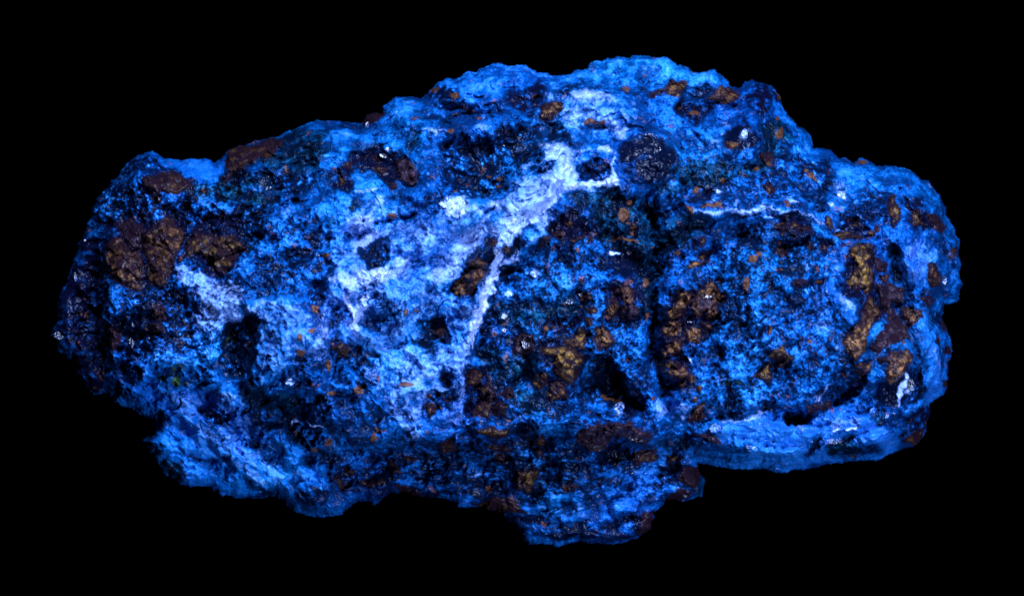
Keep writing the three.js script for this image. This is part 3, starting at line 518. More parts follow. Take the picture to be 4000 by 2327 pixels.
crystal(1, 's', [.3,27.6,-9.2,28,-10]);
blue(.5, 'p', [26.7,-7.5,28.7,-7.1,29.5,-8.7,28.7,-10.1,27.1,-9.1]);
dark(.06, 'p', [14.4,2.3,19.3,1.9,20.1,-.1,19.7,-2.6,17.7,-4.6,16,-4.2,14,-3.4], 'v');
brown(.58, 'p', [16,1.1,17.5,1.7,19.1,1.1,18.7,-.3,17.7,-.7,16.3,.3]);
brown(.5, 'p', [15.2,-.1,16,-.1,16.3,-1.3,15.6,-3,15,-1.8]);
brown(.4, 'p', [16.7,-1.5,18.7,-.5,19.7,-1.8,18.3,-3,16.9,-3], 'p');
brown(.58, 'p', [14,-4.6,15.2,-5.4,15.7,-6.7,15.2,-7.5,14,-7.7]);
rust(.45, 'e', [20.8,2.3,.5,.8]);
dark(.22, 'p', [20.1,1.1,21.8,1.9,22.6,.7,22.2,-3,21,-4.2,19.7,-2.6], 't');
dark(.04, 'p', [22.2,-.5,23,-.9,22.8,-6.3,22.2,-7.1,22,-4.2]);
blue(.54, 'p', [16,-5,19.3,-4.2,21.8,-5.8,22.2,-7.5,22.6,-9.1,23.2,-10.1,23.6,-13.2,23.8,-16.3,22.2,-18.7,21,-17.3,19.3,-14.4,17.7,-12.8,17.1,-10.8,15.6,-9.7,14.4,-8.3,16,-7.5]);
pale(.45, 'p', [22.2,-15.3,23.6,-15.1,23.8,-16.3,22.8,-17.3]);
dark(0, 'p', [13.6,-8.9,15.6,-9.7,16.7,-10.8,17.7,-12.8,19.3,-14.4,21,-17.3,18.1,-17.7,14,-15.3]);  // rest of the triangular hollow, its shade painted black
blue(.55, 'p', [30.8,-3.8,32.4,-3.8,32.8,-7.1,34.1,-6.3,35.7,-4.6,36.5,-1.8,38.6,-.9,38.6,-3.4,35.7,-7.1,34.5,-9.1,33.4,-11.2,31.6,-11.2,30.2,-9.3,30,-7.1]);
dark(.06, 's', [.7,36.5,-.5,36.1,-3,34.5,-4.6]);
dark(.06, 'p', [33.6,-2.2,35.1,-2.6,34.5,-3.8,33.6,-3.4]);
dark(.08, 's', [.5,32,-6.7,32.4,-9.1]);
blue(.6, 'p', [36.7,-2,40.6,-1.8,46,-.9,46,-16.3,40.6,-17.3,36.5,-17.3,34.5,-14.2,33.2,-11.6,35.5,-9.1,35.7,-6.3]);
dark(.2, 'e', [38.6,-4,2,1.2]);
dark(.15, 'e', [40,2.5,1,1.2]);
dark(.06, 'p', [40.2,-9.7,41.8,-9.9,43.5,-10.8,42.6,-12.8,40.8,-12.4,40.1,-11]);
dark(.08, 'p', [39.6,-7.3,40.6,-7.1,39.6,-8.7,38.8,-9.5]);
brown(.6, 'p', [39.6,-8.7,41,-7.5,42,-7.3,42.6,-8.7,43.5,-9.3,43.1,-10.1,42,-10.6,41.6,-9.5,40.4,-9.3], 'o');
brown(.55, 'p', [40,-9.9,40,-11.2,40.6,-12.6,40,-13.2,38.6,-12.6,37.1,-12.2,38.6,-11.2], 'o');
green(.35, 'e', [33.8,-13.2,.8,.8]);
green(.4, 'e', [35.3,-13.4,.5,.6]);
green(.35, 'e', [44.7,-14.8,.6,.3]);
rust(.5, 'e', [40.1,-5,.3,.7]);
dark(.1, 'p', [33.2,-11.6,34.5,-14,35.3,-17.3,33.6,-16.9,32.4,-13.2]);
blue(.6, 'p', [28.3,-9.5,29.5,-8.7,30.4,-10.8,31.6,-12.2,33.2,-14.8,33.6,-18.7,30.4,-18.7,29.5,-15.3]);
pale(.65, 'e', [25,-17.1,.8,.5]);
pale(.65, 'e', [26.7,-17.1,1,.5]);
pale(.65, 'e', [23,-17.3,.8,.8]);
pale(.5, 'e', [32.2,-12.6,.6,.5]);
pale(.5, 'e', [32.8,-16.9,.6,.8]);
brown(.5, 'p', [28.3,-16.9,30,-16.7,29.8,-18.1,28.1,-18.7]);
rust(.45, 'e', [29.2,-14,.5,.5]);
rust(.45, 'e', [28.6,-15.9,.3,.5]);
dark(.36, 'p', [25.5,-14,28.3,-14.4,28.3,-16.9,25.5,-16.1]);
rust(.4, 'e', [22,-15.7,.4,.4]);
dark(.12, 'p', [16.7,-16.3,19.3,-15.9,20.8,-17.3,20.8,-18.7,17.3,-18.7], 'v');
blue(.6, 'e', [16.9,-17.3,.8,1.2]);
rust(.45, 's', [.5,14,-15.5,15.6,-15.7,16.9,-16.1]);
dark(.05, 'p', [38.6,-16.5,40.4,-16.1,42.6,-17.3,41,-17.9,39,-17.7]);
dark(.28, 'p', [43.2,21.7,45.7,22.5,49.4,21.5,50.6,20,50.2,18.4,48.1,18.6,45.7,19.6,43.2,20.9]);
rust(.45, 'p', [46.1,19.2,47.1,19.8,48.1,18.2,47.3,18]);
rust(.4, 'e', [46.1,19.9,.4,.3]);
blue(.65, 'p', [42,20.9,44,20.9,44.9,19.8,44,19.2,42,19.4]);
blue(.64, 'p', [42,24.5,47.1,24.5,47.3,23.3,46.5,22.7,44,22.7]);
blue(.64, 'p', [46.7,22.7,47.7,23.4,49.8,23.1,50.8,22.3,48.1,22.3]);
blue(.64, 'p', [51,21.9,53.7,21.1,53.9,19.6,53.5,17.8,51.4,18,50.6,20]);
pale(.42, 'e', [52,19.5,.6,.4]);
rust(.35, 'p', [54.1,21.1,55.1,21.7,56.1,21.3,55.5,20.9,54.3,20.9]);
blue(.6, 'p', [53.9,20.4,56.9,21.1,62.1,20.2,64.7,18.6,66.6,16.8,67.6,15.5,65.7,15.5,61.2,15.9,59.6,16.8,56.3,16.4,54.1,16.8]);
pale(.42, 's', [.6,54.7,18.8,56.7,18.6]);
pale(.42, 'e', [59.6,17,.4,.4]);
pale(.86, 'p', [65.1,18.2,65.7,18,66.2,17.3,65.7,17.2]);
dark(.2, 'p', [48.1,18.4,50.6,19.8,50.2,17.8,49,15.9,48.5,14.3,47.3,13.9]);
dark(.1, 'p', [47.7,15.9,49,15.5,49,13.5,47.9,13.1]);
blue(.6, 'p', [49,16.4,50.6,18,52.2,18,53.9,16.8,53.5,15.1,51.8,13.5,49.8,14.3]);
pale(.86, 'p', [50.6,16.4,51.8,17,52.2,16.8,52.1,15.4,51.2,15.7,50.6,15.9]);  // bright glint painted white, with crystals on top
crystal(1, 'p', [50.6,16.4,51.8,17,52.2,16.8,52.1,15.4,51.2,15.7,50.6,15.9]);
pale(.86, 'e', [51.8,17.6,.3,.2]);
pale(.86, 'e', [50.9,17.3,.2,.2]);
pale(.9, 's', [.5,49.4,14.5,50,14.7]);
pale(.9, 'e', [51.4,14.3,.2,.2]);
pale(.6, 's', [.2,42.8,15.7,44.5,15.9,45.1,15.5]);
pale(.9, 's', [.2,43.6,14.9,44.7,14.9]);
blue(.5, 'p', [42,19.2,44.9,19.2,47.7,18,47.3,13.9,44,13.1,42,13.5]);
dark(.28, 'p', [53.5,15.9,58.4,16.6,59.4,14.3,58,11.4,54.3,12.3,53,13.1,52.6,11.4,51.4,12.3,51.8,13.5]);
crystal(1, 's', [.2,56.3,13.7,56.7,14.1]);
pale(.8, 'e', [56.9,13.4,.4,.2]);
pale(.8, 's', [.2,53.9,12.8,54.9,12.3]);
brown(.42, 'p', [58.6,15.7,59.4,16.4,60,14.7,60.8,13.7,60.6,12.3,59.4,11,58.8,11.9,58.6,13.9], 'o');
dark(.05, 'p', [61.4,15.3,63.7,14.9,65.1,13.5,65.1,11.4,63.7,10.6,62.5,11.9,62.1,13.3,61.4,13.9], 'v');
brown(.35, 'p', [62.5,13.5,63.7,13.7,64.1,11.9,62.9,11.4], 'o');
brown(.2, 'p', [65.1,13.1,67.2,12.3,68.2,11.4,67.4,10.4,65.5,11.2]);
blue(.5, 'p', [66.6,14.3,68.4,13.9,68.4,12.7,67.4,12.3]);
blue(.5, 's', [.8,68.6,11.9,69.4,10.2,70.2,8.6]);
dark(.05, 'p', [42,13.1,44,13.1,46.9,11.4,48.8,9.2,46.1,9.6,43.2,9.6,42,10.2], 'v');
brown(.35, 'e', [42,10.6,.4,.6]);
brown(.3, 'e', [43.8,11.2,.8,.4]);
brown(.3, 'e', [45.5,10.8,.8,.3]);
blue(.78, 's', [.8,46.7,11.4,48.3,10.2,50,8.8]);
brown(.42, 'p', [49,12.7,49.6,12.3,50.4,10.8,49,11.4]);
dark(.06, 'p', [52.6,12.3,54.7,11.9,55.9,10.6,55.1,9.4,50.2,10.2,49.4,10.6,51,10.6], 'v');
brown(.48, 'p', [53,11.4,53.9,11.9,54.3,11.4,53.3,11.2]);
brown(.42, 'p', [50.2,10.2,52.2,10.4,54.7,9.8,54.5,9.3,51.8,9.2,50.2,9.6], 'o');
brown(.48, 'e', [56.1,10,.6,.4]);
brown(.45, 'e', [56.8,10.8,.3,.4]);
blue(.6, 's', [.9,51.8,8.6,54.7,9,57.1,9.3,59.6,9.4,61.6,9.3]);
dark(.05, 'p', [42,9,46.1,9,49.8,8.4,48.8,7.6,46.1,8.2,44,7.1,42,7.6]);
brown(.4, 'e', [48.5,7.6,.4,.5]);
brown(.4, 'e', [46.5,8,.4,.4]);
blue(.66, 'p', [50.4,7.8,52.6,7.6,52.6,6.1,53.5,5.7,52.2,4.5,50.8,3.7,50.2,2.9,50.8,1,52.2,.4,53.7,-.8,53.7,-2.7,52.6,-3.7,51.6,-4.1,51.4,-2.1,49,0,48.1,1.4,50.2,3.3,50.2,6.1], 'l');
dark(.04, 'p', [52.2,6.9,53.5,8.2,56.3,8.2,56.7,4.1,57.5,.4,58.4,-2.7,56.3,-5.5,52.6,-4.9,53.8,-2.3,53.5,-.6,51.8,.6,50.4,2.9,50.6,3.5,52.2,3.3], 'v');
brown(.66, 'p', [52.6,8,56.1,8.4,56.1,6.5,55.1,5.7,56.1,4.5,56.3,2.9,56.7,1.2,55.1,1,54.3,2,53.7,1.4,52.6,1.8,52.2,2.6,53.5,4.1,53.5,6.1,52.6,6.9], 'o');
brown(.6, 'p', [55.1,-.6,55.9,0,56.7,-1,57.5,-1.4,57.3,-2.7,56.3,-2.9,55.1,-1.6]);
brown(.6, 'p', [54.1,-3.5,55.1,-2.7,56.7,-2.7,56.3,-4.1,54.3,-4.5]);
pale(.8, 'p', [51.2,.4,53,-1.2,52.8,-2.3,52,-1.9,51,-.4]);
pale(.7, 'e', [50.6,4.4,.4,.5]);
pale(.6, 'e', [48.3,-4.3,.8,.8]);
pale(.5, 'e', [48.1,-2.1,.6,.6]);
blue(.6, 'p', [45.9,6.9,47.7,7.1,47.7,5.9,46.1,4.9]);
pale(.5, 'e', [45.9,5.1,.2,.5]);
dark(.22, 'p', [42,6.9,45.7,6.5,45.7,4.1,44,3.5,42,4.1]);
dark(.1, 'p', [45.7,2.6,48.1,2.9,47.7,.8,45.7,.4]);
rust(.5, 'e', [47.7,2.5,.5,.3]);
brown(.35, 'e', [44.7,2.4,.8,.5], 'p');
brown(.25, 'p', [56.3,6.5,57.5,6.1,58.4,5.1,58.2,4.1,56.7,4.1], 'p');
brown(.4, 'p', [57.3,3.3,58.6,3.5,58.6,2.2,57.8,2.4]);
dark(.04, 'p', [58.8,8.2,59.6,8.6,60.4,8.2,60.6,3.1,59.6,2.4,59,4.1], 't');
blue(.66, 'p', [62.3,8.4,63.7,8.6,64.1,7.1,65.1,5.5,65.3,3.5,64.1,2.4,62.1,2.4,61.2,3.5,61.6,6.1,61.2,8.2], 'l');
pale(.55, 'p', [62.3,7.6,64.1,8.2,64.1,7.1]);
pale(.5, 'e', [63.7,6.1,1,.6]);
blue(.6, 'e', [61,7.8,.4,.8]);
blue(.6, 's', [.6,61,6.1,61.4,3.3]);
brown(.3, 'p', [65.3,5.5,66.6,5.1,67.4,3.5,67,2,65.5,2,65.1,3.5]);
blue(.5, 'p', [65.1,8.6,67.2,7.1,68.4,4.9,67.4,4.1,65.3,6.1]);
pale(.4, 's', [.8,65.5,8.2,66.6,6.7]);
dark(.2, 'p', [67.4,8.2,69.8,7.8,70.2,4.9,68.6,4.9]);
rust(.25, 'e', [69.2,6.7,.8,1]);
blue(.55, 'p', [67.8,4.9,70.2,4.1,70.8,2.2,70.2,0,68.6,0,67.4,2]);
pale(.38, 'e', [69.4,3.7,.6,.8]);
brown(.3, 'p', [57.1,2.2,61.2,1.4,60.8,-.6,59.4,-.6,59.2,-1.6,60.4,-2.9,60,-4.1,59,-3.7,58,-1.6,57.1,.4], 'p');
blue(.7, 'p', [56.7,1.4,57.3,1.2,57.8,-.2,57.1,-.2]);
blue(.66, 's', [.8,62.1,1,62.9,-1,64.5,-2.3]);
blue(.6, 'p', [64.9,1.4,65.7,1.8,65.9,1]);
brown(.35, 'p', [63.7,.2,65.3,.6,66.3,-1,65.1,-1.6], 'p');
brown(.5, 'p', [60.8,-1.4,61.2,-1.2,64.3,-2.3,63.7,-3.1,62.5,-4.1,61.8,-3.9,61,-2.7]);
dark(.08, 'p', [65.9,-2.7,67.4,-2.9,67.4,-4.9,66.1,-4.7], 'v');
brown(.25, 'e', [68,-4.1,.3,.8], 'p');
blue(.7, 'p', [56.3,-3.9,58.4,-3.5,59,-4.9,57.1,-5.5]);
brown(.6, 'p', [54.3,-2.1,56.7,-1.5,57.8,-2.5,56.3,-2.7,56.1,-3.5,55.7,-5.3,54.9,-6.6,55.1,-8.2,54.7,-8.6,53.7,-9.4,52.4,-9,51.8,-8,52,-6,53.5,-4.3,54.3,-3.5]);
brown(.68, 'p', [53.2,-10.5,54.3,-10.2,55.7,-10.3,55.8,-11.5,54.3,-12.3,53.5,-11.3]);
dark(.02, 'p', [50.8,-9.2,55.1,-9.6,55.9,-10.1,53,-10.5,53.5,-11.7,51.4,-11.3]);
dark(.03, 'p', [58.2,-12.9,60.4,-12.5,61.6,-11.7,62.7,-11.3,62.9,-12.9,62.1,-14.8,60.4,-17.2,58.4,-17,57.1,-15.8,57.5,-13.7], 'g');
brown(.55, 'p', [59.4,-8.4,61.4,-8.2,62.3,-8.6,62.2,-9.6,61.6,-11.5,60.4,-12.1,59.6,-12.9,58.8,-12.9,58.2,-12.1,58.4,-10.5,59,-9.4]);
pale(.86, 's', [.8,61.6,-12.3,61,-13.7,60.4,-15.4]);  // strong highlight painted as a white streak, not a vein
crystal(1, 's', [.8,61.6,-12.3,61,-13.7,60.4,-15.4]);
pale(.9, 'e', [61.6,-14.6,.5,.4]);
pale(.8, 's', [.5,60.2,-15.8,60.4,-17]);
brown(.4, 's', [.7,57.3,-9.7,59.2,-9.6], 'p');
blue(.6, 's', [.6,58,-17.2,60.4,-17.2]);
blue(.55, 'p', [55.9,-11.3,56.7,-11.7,56.7,-13.7,54.7,-15,54.3,-14.6,55.5,-12.9]);
blue(.65, 's', [.8,53,-12.7,55.5,-12.3]);
dark(.06, 'p', [51.2,-11.3,53.3,-11.7,55.1,-12.9,54.3,-14.8,53.5,-15.8,50.8,-15.6,49.8,-13.7,51.8,-13.5]);
dark(.03, 'p', [63.1,-11.7,64.1,-11.3,64.5,-14.6,63.3,-16.2,62.1,-16.4,62.9,-14.1]);
blue(.78, 's', [2.3,64.3,-3.5,65.1,-6,65.9,-8.2,66.3,-10.7,66.1,-13.7,65.9,-15.6], 'l');
pale(.5, 's', [.8,65.5,-8,66.6,-10.1,65.5,-10.9]);
pale(.45, 'e', [65.7,-14.6,.4,.4]);
dark(.12, 'p', [66.1,-2.7,67.4,-3.1,67.4,-5.1,66.1,-4.5]);
dark(.1, 's', [.6,66.3,-5.6,67.4,-8.4,68,-10.5]);
blue(.6, 's', [1,67,-5.1,68.4,-6.6,68.6,-8.4,68.2,-10.9,68.4,-12.1]);
brown(.25, 'p', [67.6,-12.9,68.6,-12.9,68.4,-13.7,67.6,-13.7], 'p');
brown(.3, 'e', [68.4,-8.2,.5,.6], 'p');
brown(.32, 'p', [58.8,-3.9,60.4,-3.1,61.6,-4.3,61.8,-6.4,60.4,-6.8,58.4,-7.6,57.1,-8.6,56.3,-7.2,56.7,-6], 'p');
rust(.5, 'e', [61,-7,.3,.2]);
dark(.03, 'p', [58.2,-8.4,60.4,-7.8,59.2,-8.6,58.4,-9]);
dark(.05, 'p', [55.9,-6.2,56.7,-6.8,56.1,-8.2,55.5,-8]);
blue(.65, 'p', [56.3,-4.3,58.4,-3.1,59,-4.7,57.5,-5.6,56.3,-6]);
blue(.55, 'p', [42,-1.5,51.6,-1.5,51.8,-5.6,51.6,-7.6,50.8,-9.2,49.4,-11.7,42,-13.7]);
pale(.5, 'p', [46.9,-3.5,49,-3.3,49,-4.5,47.7,-4.9]);
pale(.5, 'e', [50.6,-7.8,.5,.7]);
dark(.1, 'e', [47.1,-9.8,.8,.8]);
rust(.4, 'e', [46.3,-6.7,.4,.3]);
pale(.65, 's', [.5,47.3,-15.4,48.8,-15,49.4,-13.5]);
dark(.1, 'p', [47.7,-14.1,49,-14.1,48.5,-15,47.7,-15]);
blue(.48, 'p', [49.6,-12.1,51,-11.7,51,-13.7,49.8,-13.9]);
green(.35, 'e', [44.5,-14.8,.8,.4]);
brown(.28, 'p', [45.9,-17,47.3,-16.2,48.8,-17.4,48.1,-17.8,46.5,-18.2], 'p');
brown(.28, 'p', [48.1,-16.6,49.6,-15.8,49.8,-17,48.8,-17.2], 'p');
dark(.02, 'p', [43,-17.6,45.1,-18.2,46.5,-18.2,45.7,-19.3,44,-19.9,43.4,-19.5]);
blue(.74, 'p', [42,-18.4,43.2,-19.5,44,-20.1,45.9,-19.1,50.2,-18.2,52.6,-17,54.7,-16.6,56.3,-18.6,58.4,-20.5,59.6,-21.7,61.4,-22.3,59.4,-24.4,57.1,-25.4,51.8,-25.6,49.8,-26,42,-27.4], 'l');
pale(.5, 's', [1,50,-19.9,52,-19.3,53.9,-18.9]);
pale(.5, 'e', [45.1,-20.3,.8,.6]);
pale(.45, 'e', [54.9,-22.3,1,.3]);
pale(.45, 'e', [59.6,-22.7,.8,.3]);
pale(.9, 's', [.4,50,-20.7,51.2,-20.3]);
pale(.9, 's', [.5,52.2,-20.7,53.7,-20.2]);  // glint along the ledge painted into the colour
crystal(1, 's', [.6,52.2,-20.7,53.7,-20.2]);
crystal(1, 's', [.4,50,-20.7,51.2,-20.3]);
crystal(1, 'e', [49.1,-18.9,.6,.3]);
crystal(1, 's', [.2,46.8,-22.7,47.1,-22.2]);
dark(.12, 'p', [50.2,-22.3,53.5,-21.9,54.3,-23.1,53.5,-25,50.2,-24.8,49.4,-24], 't');
dark(.1, 's', [.8,44.5,-24.6,46.5,-23.8,47.9,-22.3]);
dark(.28, 'e', [55.9,-23.6,1.6,.8]);
blue(.5, 's', [1,54.5,-17,56.3,-17.8]);
dark(.15, 'p', [56.3,-18.4,58,-17.8,58.4,-19.5,57.1,-19.7], 't');
crystal(1, 'e', [58.5,-18.5,.4,.4]);
crystal(1, 'e', [59.6,-18.1,.4,.3]);
blue(.75, 's', [.6,61.4,-17.8,63.3,-17,64.7,-16.5]);
dark(.05, 'p', [61.2,-18.9,65.5,-17,65.3,-19.3,64.9,-20.9,62.9,-21.1,61.6,-22.1,61,-19.9], 'v');
brown(.28, 'p', [61.8,-22.5,63.3,-21.1,64.7,-20.5,64.5,-22.1,63.3,-23.1]);
blue(.76, 'p', [-35.4,-22.8,-32.9,-22.8,-32.4,-24.2,-33.7,-25.6,-35.4,-24.9], 's');
blue(.76, 'p', [-33,-27.2,-30,-26,-29.6,-26.9,-31.7,-28.3], 's');
blue(.78, 'p', [-46,-22,-44,-22.3,-43.3,-23.9,-46,-24.7], 's');
dark(.15, 's', [.7,-37.3,-28.7,-35.6,-28.7,-33.7,-28.4,-31.3,-28.3]);
dark(.15, 's', [.5,-28.9,-25.6,-28.8,-28.3]);
dark(.15, 's', [.7,-31.8,-25.6,-29.9,-25]);
dark(.15, 's', [.8,-40.5,-27.6,-39.9,-29,-38.8,-30.2]);
dark(.3, 'e', [-40.5,-23.4,2.5,1]);
dark(.35, 'e', [-37.5,-24.5,.8,1.4]);
dark(.12, 'p', [-39.5,-29.9,-38.1,-29.9,-37.8,-31,-38.6,-31.4,-39.9,-31.4]);
green(.3, 'e', [-35.1,-23.5,.3,.7]);
green(.35, 'e', [-34.4,-25.8,.4,.4]);
rust(.35, 'e', [-33.9,-27.3,.3,.2]);
dark(.2, 'p', [-34.3,-31,-31.7,-29.1,-28.3,-29.6,-28.9,-32.1,-32.4,-32.6,-34,-32.2]);
blue(.6, 'p', [-35.1,-32.8,-32.4,-33.1,-26.9,-33.5,-28.3,-34.3,-31,-34.5,-33.7,-33.7], 's');
dark(.12, 'p', [-28,-27.6,-26.9,-26.5,-24.7,-26.4,-22.8,-26.9,-20.1,-26.9,-18.7,-28.3,-20.1,-29.1,-22.8,-29.5,-25.5,-30.2,-26.9,-29.9]);
brown(.3, 'p', [-27.9,-28,-27.2,-28,-25.8,-30.2,-26.9,-29.9], 'o');
brown(.3, 'p', [-26.2,-26.9,-24.7,-27.2,-25,-27.9,-26.1,-27.7], 'o');
brown(.28, 'p', [-23.9,-28.7,-20.1,-28.3,-20.1,-29,-22.8,-29.4], 'o');
dark(.05, 'p', [-21.7,-25.4,-19.7,-24.5,-18,-26,-17.6,-27.5,-19,-26,-20.1,-25.3]);
brown(.35, 'p', [-19.3,-25.7,-17.9,-26.5,-17.5,-27.6,-18.7,-27.5], 'o');
brown(.38, 'p', [-17.4,-24.7,-14.9,-25.1,-15.6,-25.8,-17.2,-25.3], 'o');
blue(.6, 'p', [-24.4,-28.1,-23.6,-28.1,-23.6,-28.4,-24.2,-28.6]);
blue(.62, 's', [.7,-19,-28.1,-17.1,-28.6,-16,-28.6]);
rust(.45, 'e', [-31,-23.8,.7,.3]);
rust(.45, 'e', [-28.7,-22.6,.7,.3]);
blue(.42, 'p', [-24.9,-30.3,-19,-29.1,-16,-29.6,-20.1,-31.3,-21.6,-32.4,-22.3,-32.1]);
dark(.15, 'p', [-21.7,-30.3,-19.3,-30.2,-20.4,-31.4]);
brown(.25, 'p', [-18.4,-29.6,-16,-29.5,-14.6,-30.7,-17.4,-30.3], 'p');
blue(.34, 'p', [-16,-22.7,-11.1,-22,-1.3,-21.7,8.6,-22.4,16,-24,16,-28.9,8.6,-30.6,2,-33.2,-4.5,-32.2,-16,-30.9]);
blue(.65, 'p', [-16,-17.8,-12.7,-19.1,-11.1,-22,-8.1,-22.2,-7.8,-17.5]);
dark(.05, 'p', [-7.7,-17.5,-6.8,-19.4,-5.5,-20.2,-6.2,-22.4,-7.7,-21.7]);
pale(.55, 'e', [-8.6,-21.7,.5,.5]);
pale(.55, 'e', [-15.5,-21.4,.8,.8]);
brown(.35, 'p', [-5.4,-20.7,-2.9,-20.2,0,-20.6,-.6,-21.6,-2.9,-21.7,-4.5,-21.2], 'o');
brown(.35, 'p', [-3.7,-23.4,-1.3,-23,-.3,-23.8,-2.9,-24.2], 'o');
brown(.35, 'p', [-10.4,-22.4,-9.1,-22.2,-8.6,-23.8,-11.1,-24,-11.7,-23], 'o');
brown(.35, 'p', [2.8,-22.2,5,-21.4,5.4,-23,3.6,-23], 'o');
dark(.03, 'p', [.4,-20.2,1.7,-19.4,4.5,-18.9,4.3,-20.4,2,-22.4,-.3,-22]);
dark(.08, 'p', [-.5,-34.5,1.7,-33.8,6.9,-34.5,11.8,-35.6,16,-35.5,16,-38.2,11.8,-38.1,6.9,-37.9,2,-37.1,.4,-35.8]);
blue(.7, 's', [.8,4.5,-37.4,7.4,-38.6]);
blue(.42, 's', [.7,10.2,-37.9,15.9,-38.4]);
blue(.66, 'p', [-10.3,-27.9,-7.8,-26.8,-4.2,-26.8,-4.5,-27.9,-6.8,-28.6,-8.1,-29.1,-10.1,-28.6]);
pale(.6, 's', [.5,-7.2,-27.9,-4.7,-27.3]);
crystal(1, 'e', [-9.5,-28.8,.3,.2]);
crystal(1, 'e', [-8.6,-29,.3,.2]);
crystal(1, 'e', [-5.8,-27.7,.3,.2]);
blue(.6, 'p', [-.6,-28.9,.4,-28.4,.2,-29.7,-.8,-29.7]);
blue(.6, 'p', [.4,-23.4,2.8,-23.2,4.6,-24.8,3.6,-26,-.5,-26]);
brown(.35, 'e', [4,-24,.7,.7], 'p');
brown(.35, 'e', [-1.9,-25,.7,.6], 'p');
brown(.38, 'p', [.7,-27.1,4,-27,3.6,-28.9,3.3,-30.1,2,-30.6,.7,-29.7], 'o');
brown(.38, 'p', [7.7,-29.6,9.2,-28.9,10.4,-29.6,9.5,-30.1,8.1,-30.1]);
green(.5, 's', [.4,8.4,-28.4,10.4,-28.1]);
brown(.3, 'p', [10,-22,10.5,-20.7,13.1,-19.6,15.9,-20.4,16,-21.7,14.8,-22.9,14.9,-23.4,13.5,-23.8,11.8,-23.7,10.5,-22.7], 'p');
crystal(1, 'e', [13.6,-23.4,1,.5]);
dark(.02, 'p', [13.1,-24.3,15.1,-23.4,16,-23,16,-25.3,14.1,-25.3]);
blue(.6, 'p', [4.3,-32.7,8.6,-30.6,11.8,-29.7,16,-29.2,16,-34.8,14.3,-36.1,11.8,-35.5,6.9,-34.3,5.3,-34.5,1.7,-33.2]);
pale(.45, 'e', [10.8,-32.5,.7,.7]);
crystal(1, 's', [.2,5.3,-33.8,7.1,-33]);
crystal(1, 'e', [4.8,-32.8,.6,.2]);
crystal(1, 'e', [13.5,-31.1,.6,.2]);
dark(.2, 'e', [11.5,-31.4,1,.5]);
dark(.2, 's', [.5,8.2,-32.4,10.2,-32.2]);
brown(.25, 'p', [-2.6,-31.4,.4,-31.9,2,-33.3,-1.3,-34,-3.7,-33.2,-5.9,-32.5], 'o');
green(.35, 's', [.5,.4,-32.7,3.6,-33.8,6.9,-34.2]);
green(.4, 'e', [-13.9,-27.5,.8,.2]);
green(.35, 'e', [-6.5,-29.9,1,.3]);
green(.3, 'e', [-10.3,-28.9,.7,.2]);
blue(.5, 'e', [-6.7,-31.7,1,.5]);
blue(.5, 'e', [2.2,-32.5,.8,.7]);
dark(.1, 'p', [-4.2,-27.8,-.6,-27.3,-.5,-28.6,-1.9,-28.8,-3.6,-28.4]);
dark(.04, 's', [1,4.1,-26.6,6.9,-26.3,10.2,-25.2]);
dark(.1, 'p', [4.1,-27.3,6.9,-28.1,6.6,-29.2,4,-29.6]);
dark(.06, 'p', [17.5,-16,20.7,-16.5,20.9,-17.8,19.3,-18.5,17.7,-17.9], 'v');
dark(0, 'p', [14.9,-22.9,17.9,-23.3,18.3,-25,16.7,-26.1,14,-25.6,14,-23.6]);
brown(.36, 'p', [18.4,-24.3,22.9,-24,22.7,-25.2,20.7,-25.9,19,-25.9], 'o');
brown(.5, 'p', [24.3,-24.9,25.4,-24.5,26.7,-25.2,24.5,-25.7]);
brown(.32, 'p', [14,-20.1,15.8,-19.4,18.8,-19.2,19.3,-20.1,20.9,-20.8,21.6,-21.3,20.7,-22.6,19.3,-22.6,17.5,-21.7,14.7,-22.2], 'p');
crystal(1, 'e', [16.7,-17.1,.9,1.1]);
crystal(1, 'e', [19.3,-22.1,1.3,.4]);
blue(.42, 'p', [21.8,-20.8,28.2,-20.8,31.7,-22.9,27.5,-24.3,22.9,-23.4]);
blue(.76, 'p', [31.6,-20.2,32.8,-19.4,36.2,-18.8,38.8,-18.1,41.1,-17.6,41.3,-19,43.1,-19,43.8,-20.4,45.9,-19.4,46,-26.8,42.4,-27.5,38.8,-26.8,32.6,-26.5,30.5,-26.1,27,-25.4,27.5,-24.2,31.7,-23.4,32.8,-22.9,32.4,-21.5], 'l');
blue(.5, 'p', [31.7,-22.6,38.8,-22.2,37.1,-24.7,31.7,-25.7,28.2,-25.4,28.2,-24.3]);
pale(.8, 's', [.4,32.8,-19.3,35.3,-19,39.4,-18.1]);
pale(.95, 'e', [32.1,-20.3,.6,.4]);
pale(.6, 'e', [33.3,-21.6,.5,.3]);
pale(.55, 'e', [36.5,-21.1,.5,.3]);
pale(.55, 'e', [39.9,-19.7,.5,.4]);
pale(.6, 'e', [45,-20.3,.7,.4]);
pale(.5, 'e', [43.1,-25.9,.5,.4]);
pale(.5, 'e', [41.3,-25.7,.5,.4]);
crystal(1, 'e', [41.7,-27.2,.2,.2]);
crystal(1, 's', [.3,29.3,-25.9,30.9,-25.7]);
crystal(1, 'e', [27.7,-25.7,.7,.3]);
brown(.32, 'p', [28.5,-21.1,30.9,-20.8,31.9,-21.5,32.4,-22.6,31.7,-22.7,30,-21.8], 'p');
brown(.45, 'p', [27.5,-19.4,28.2,-17.6,29.6,-16.9,29.8,-18.5,28.9,-19.5]);
dark(.02, 'p', [38.3,-16.5,39.4,-16.2,40.4,-17.1,39.2,-17.8]);
dark(.03, 'p', [42.7,-17.8,44.2,-18.1,45.6,-18.7,44.5,-19.9,43.4,-19.4]);
dark(.06, 's', [1.1,34.2,-16.5,34.6,-18.1]);
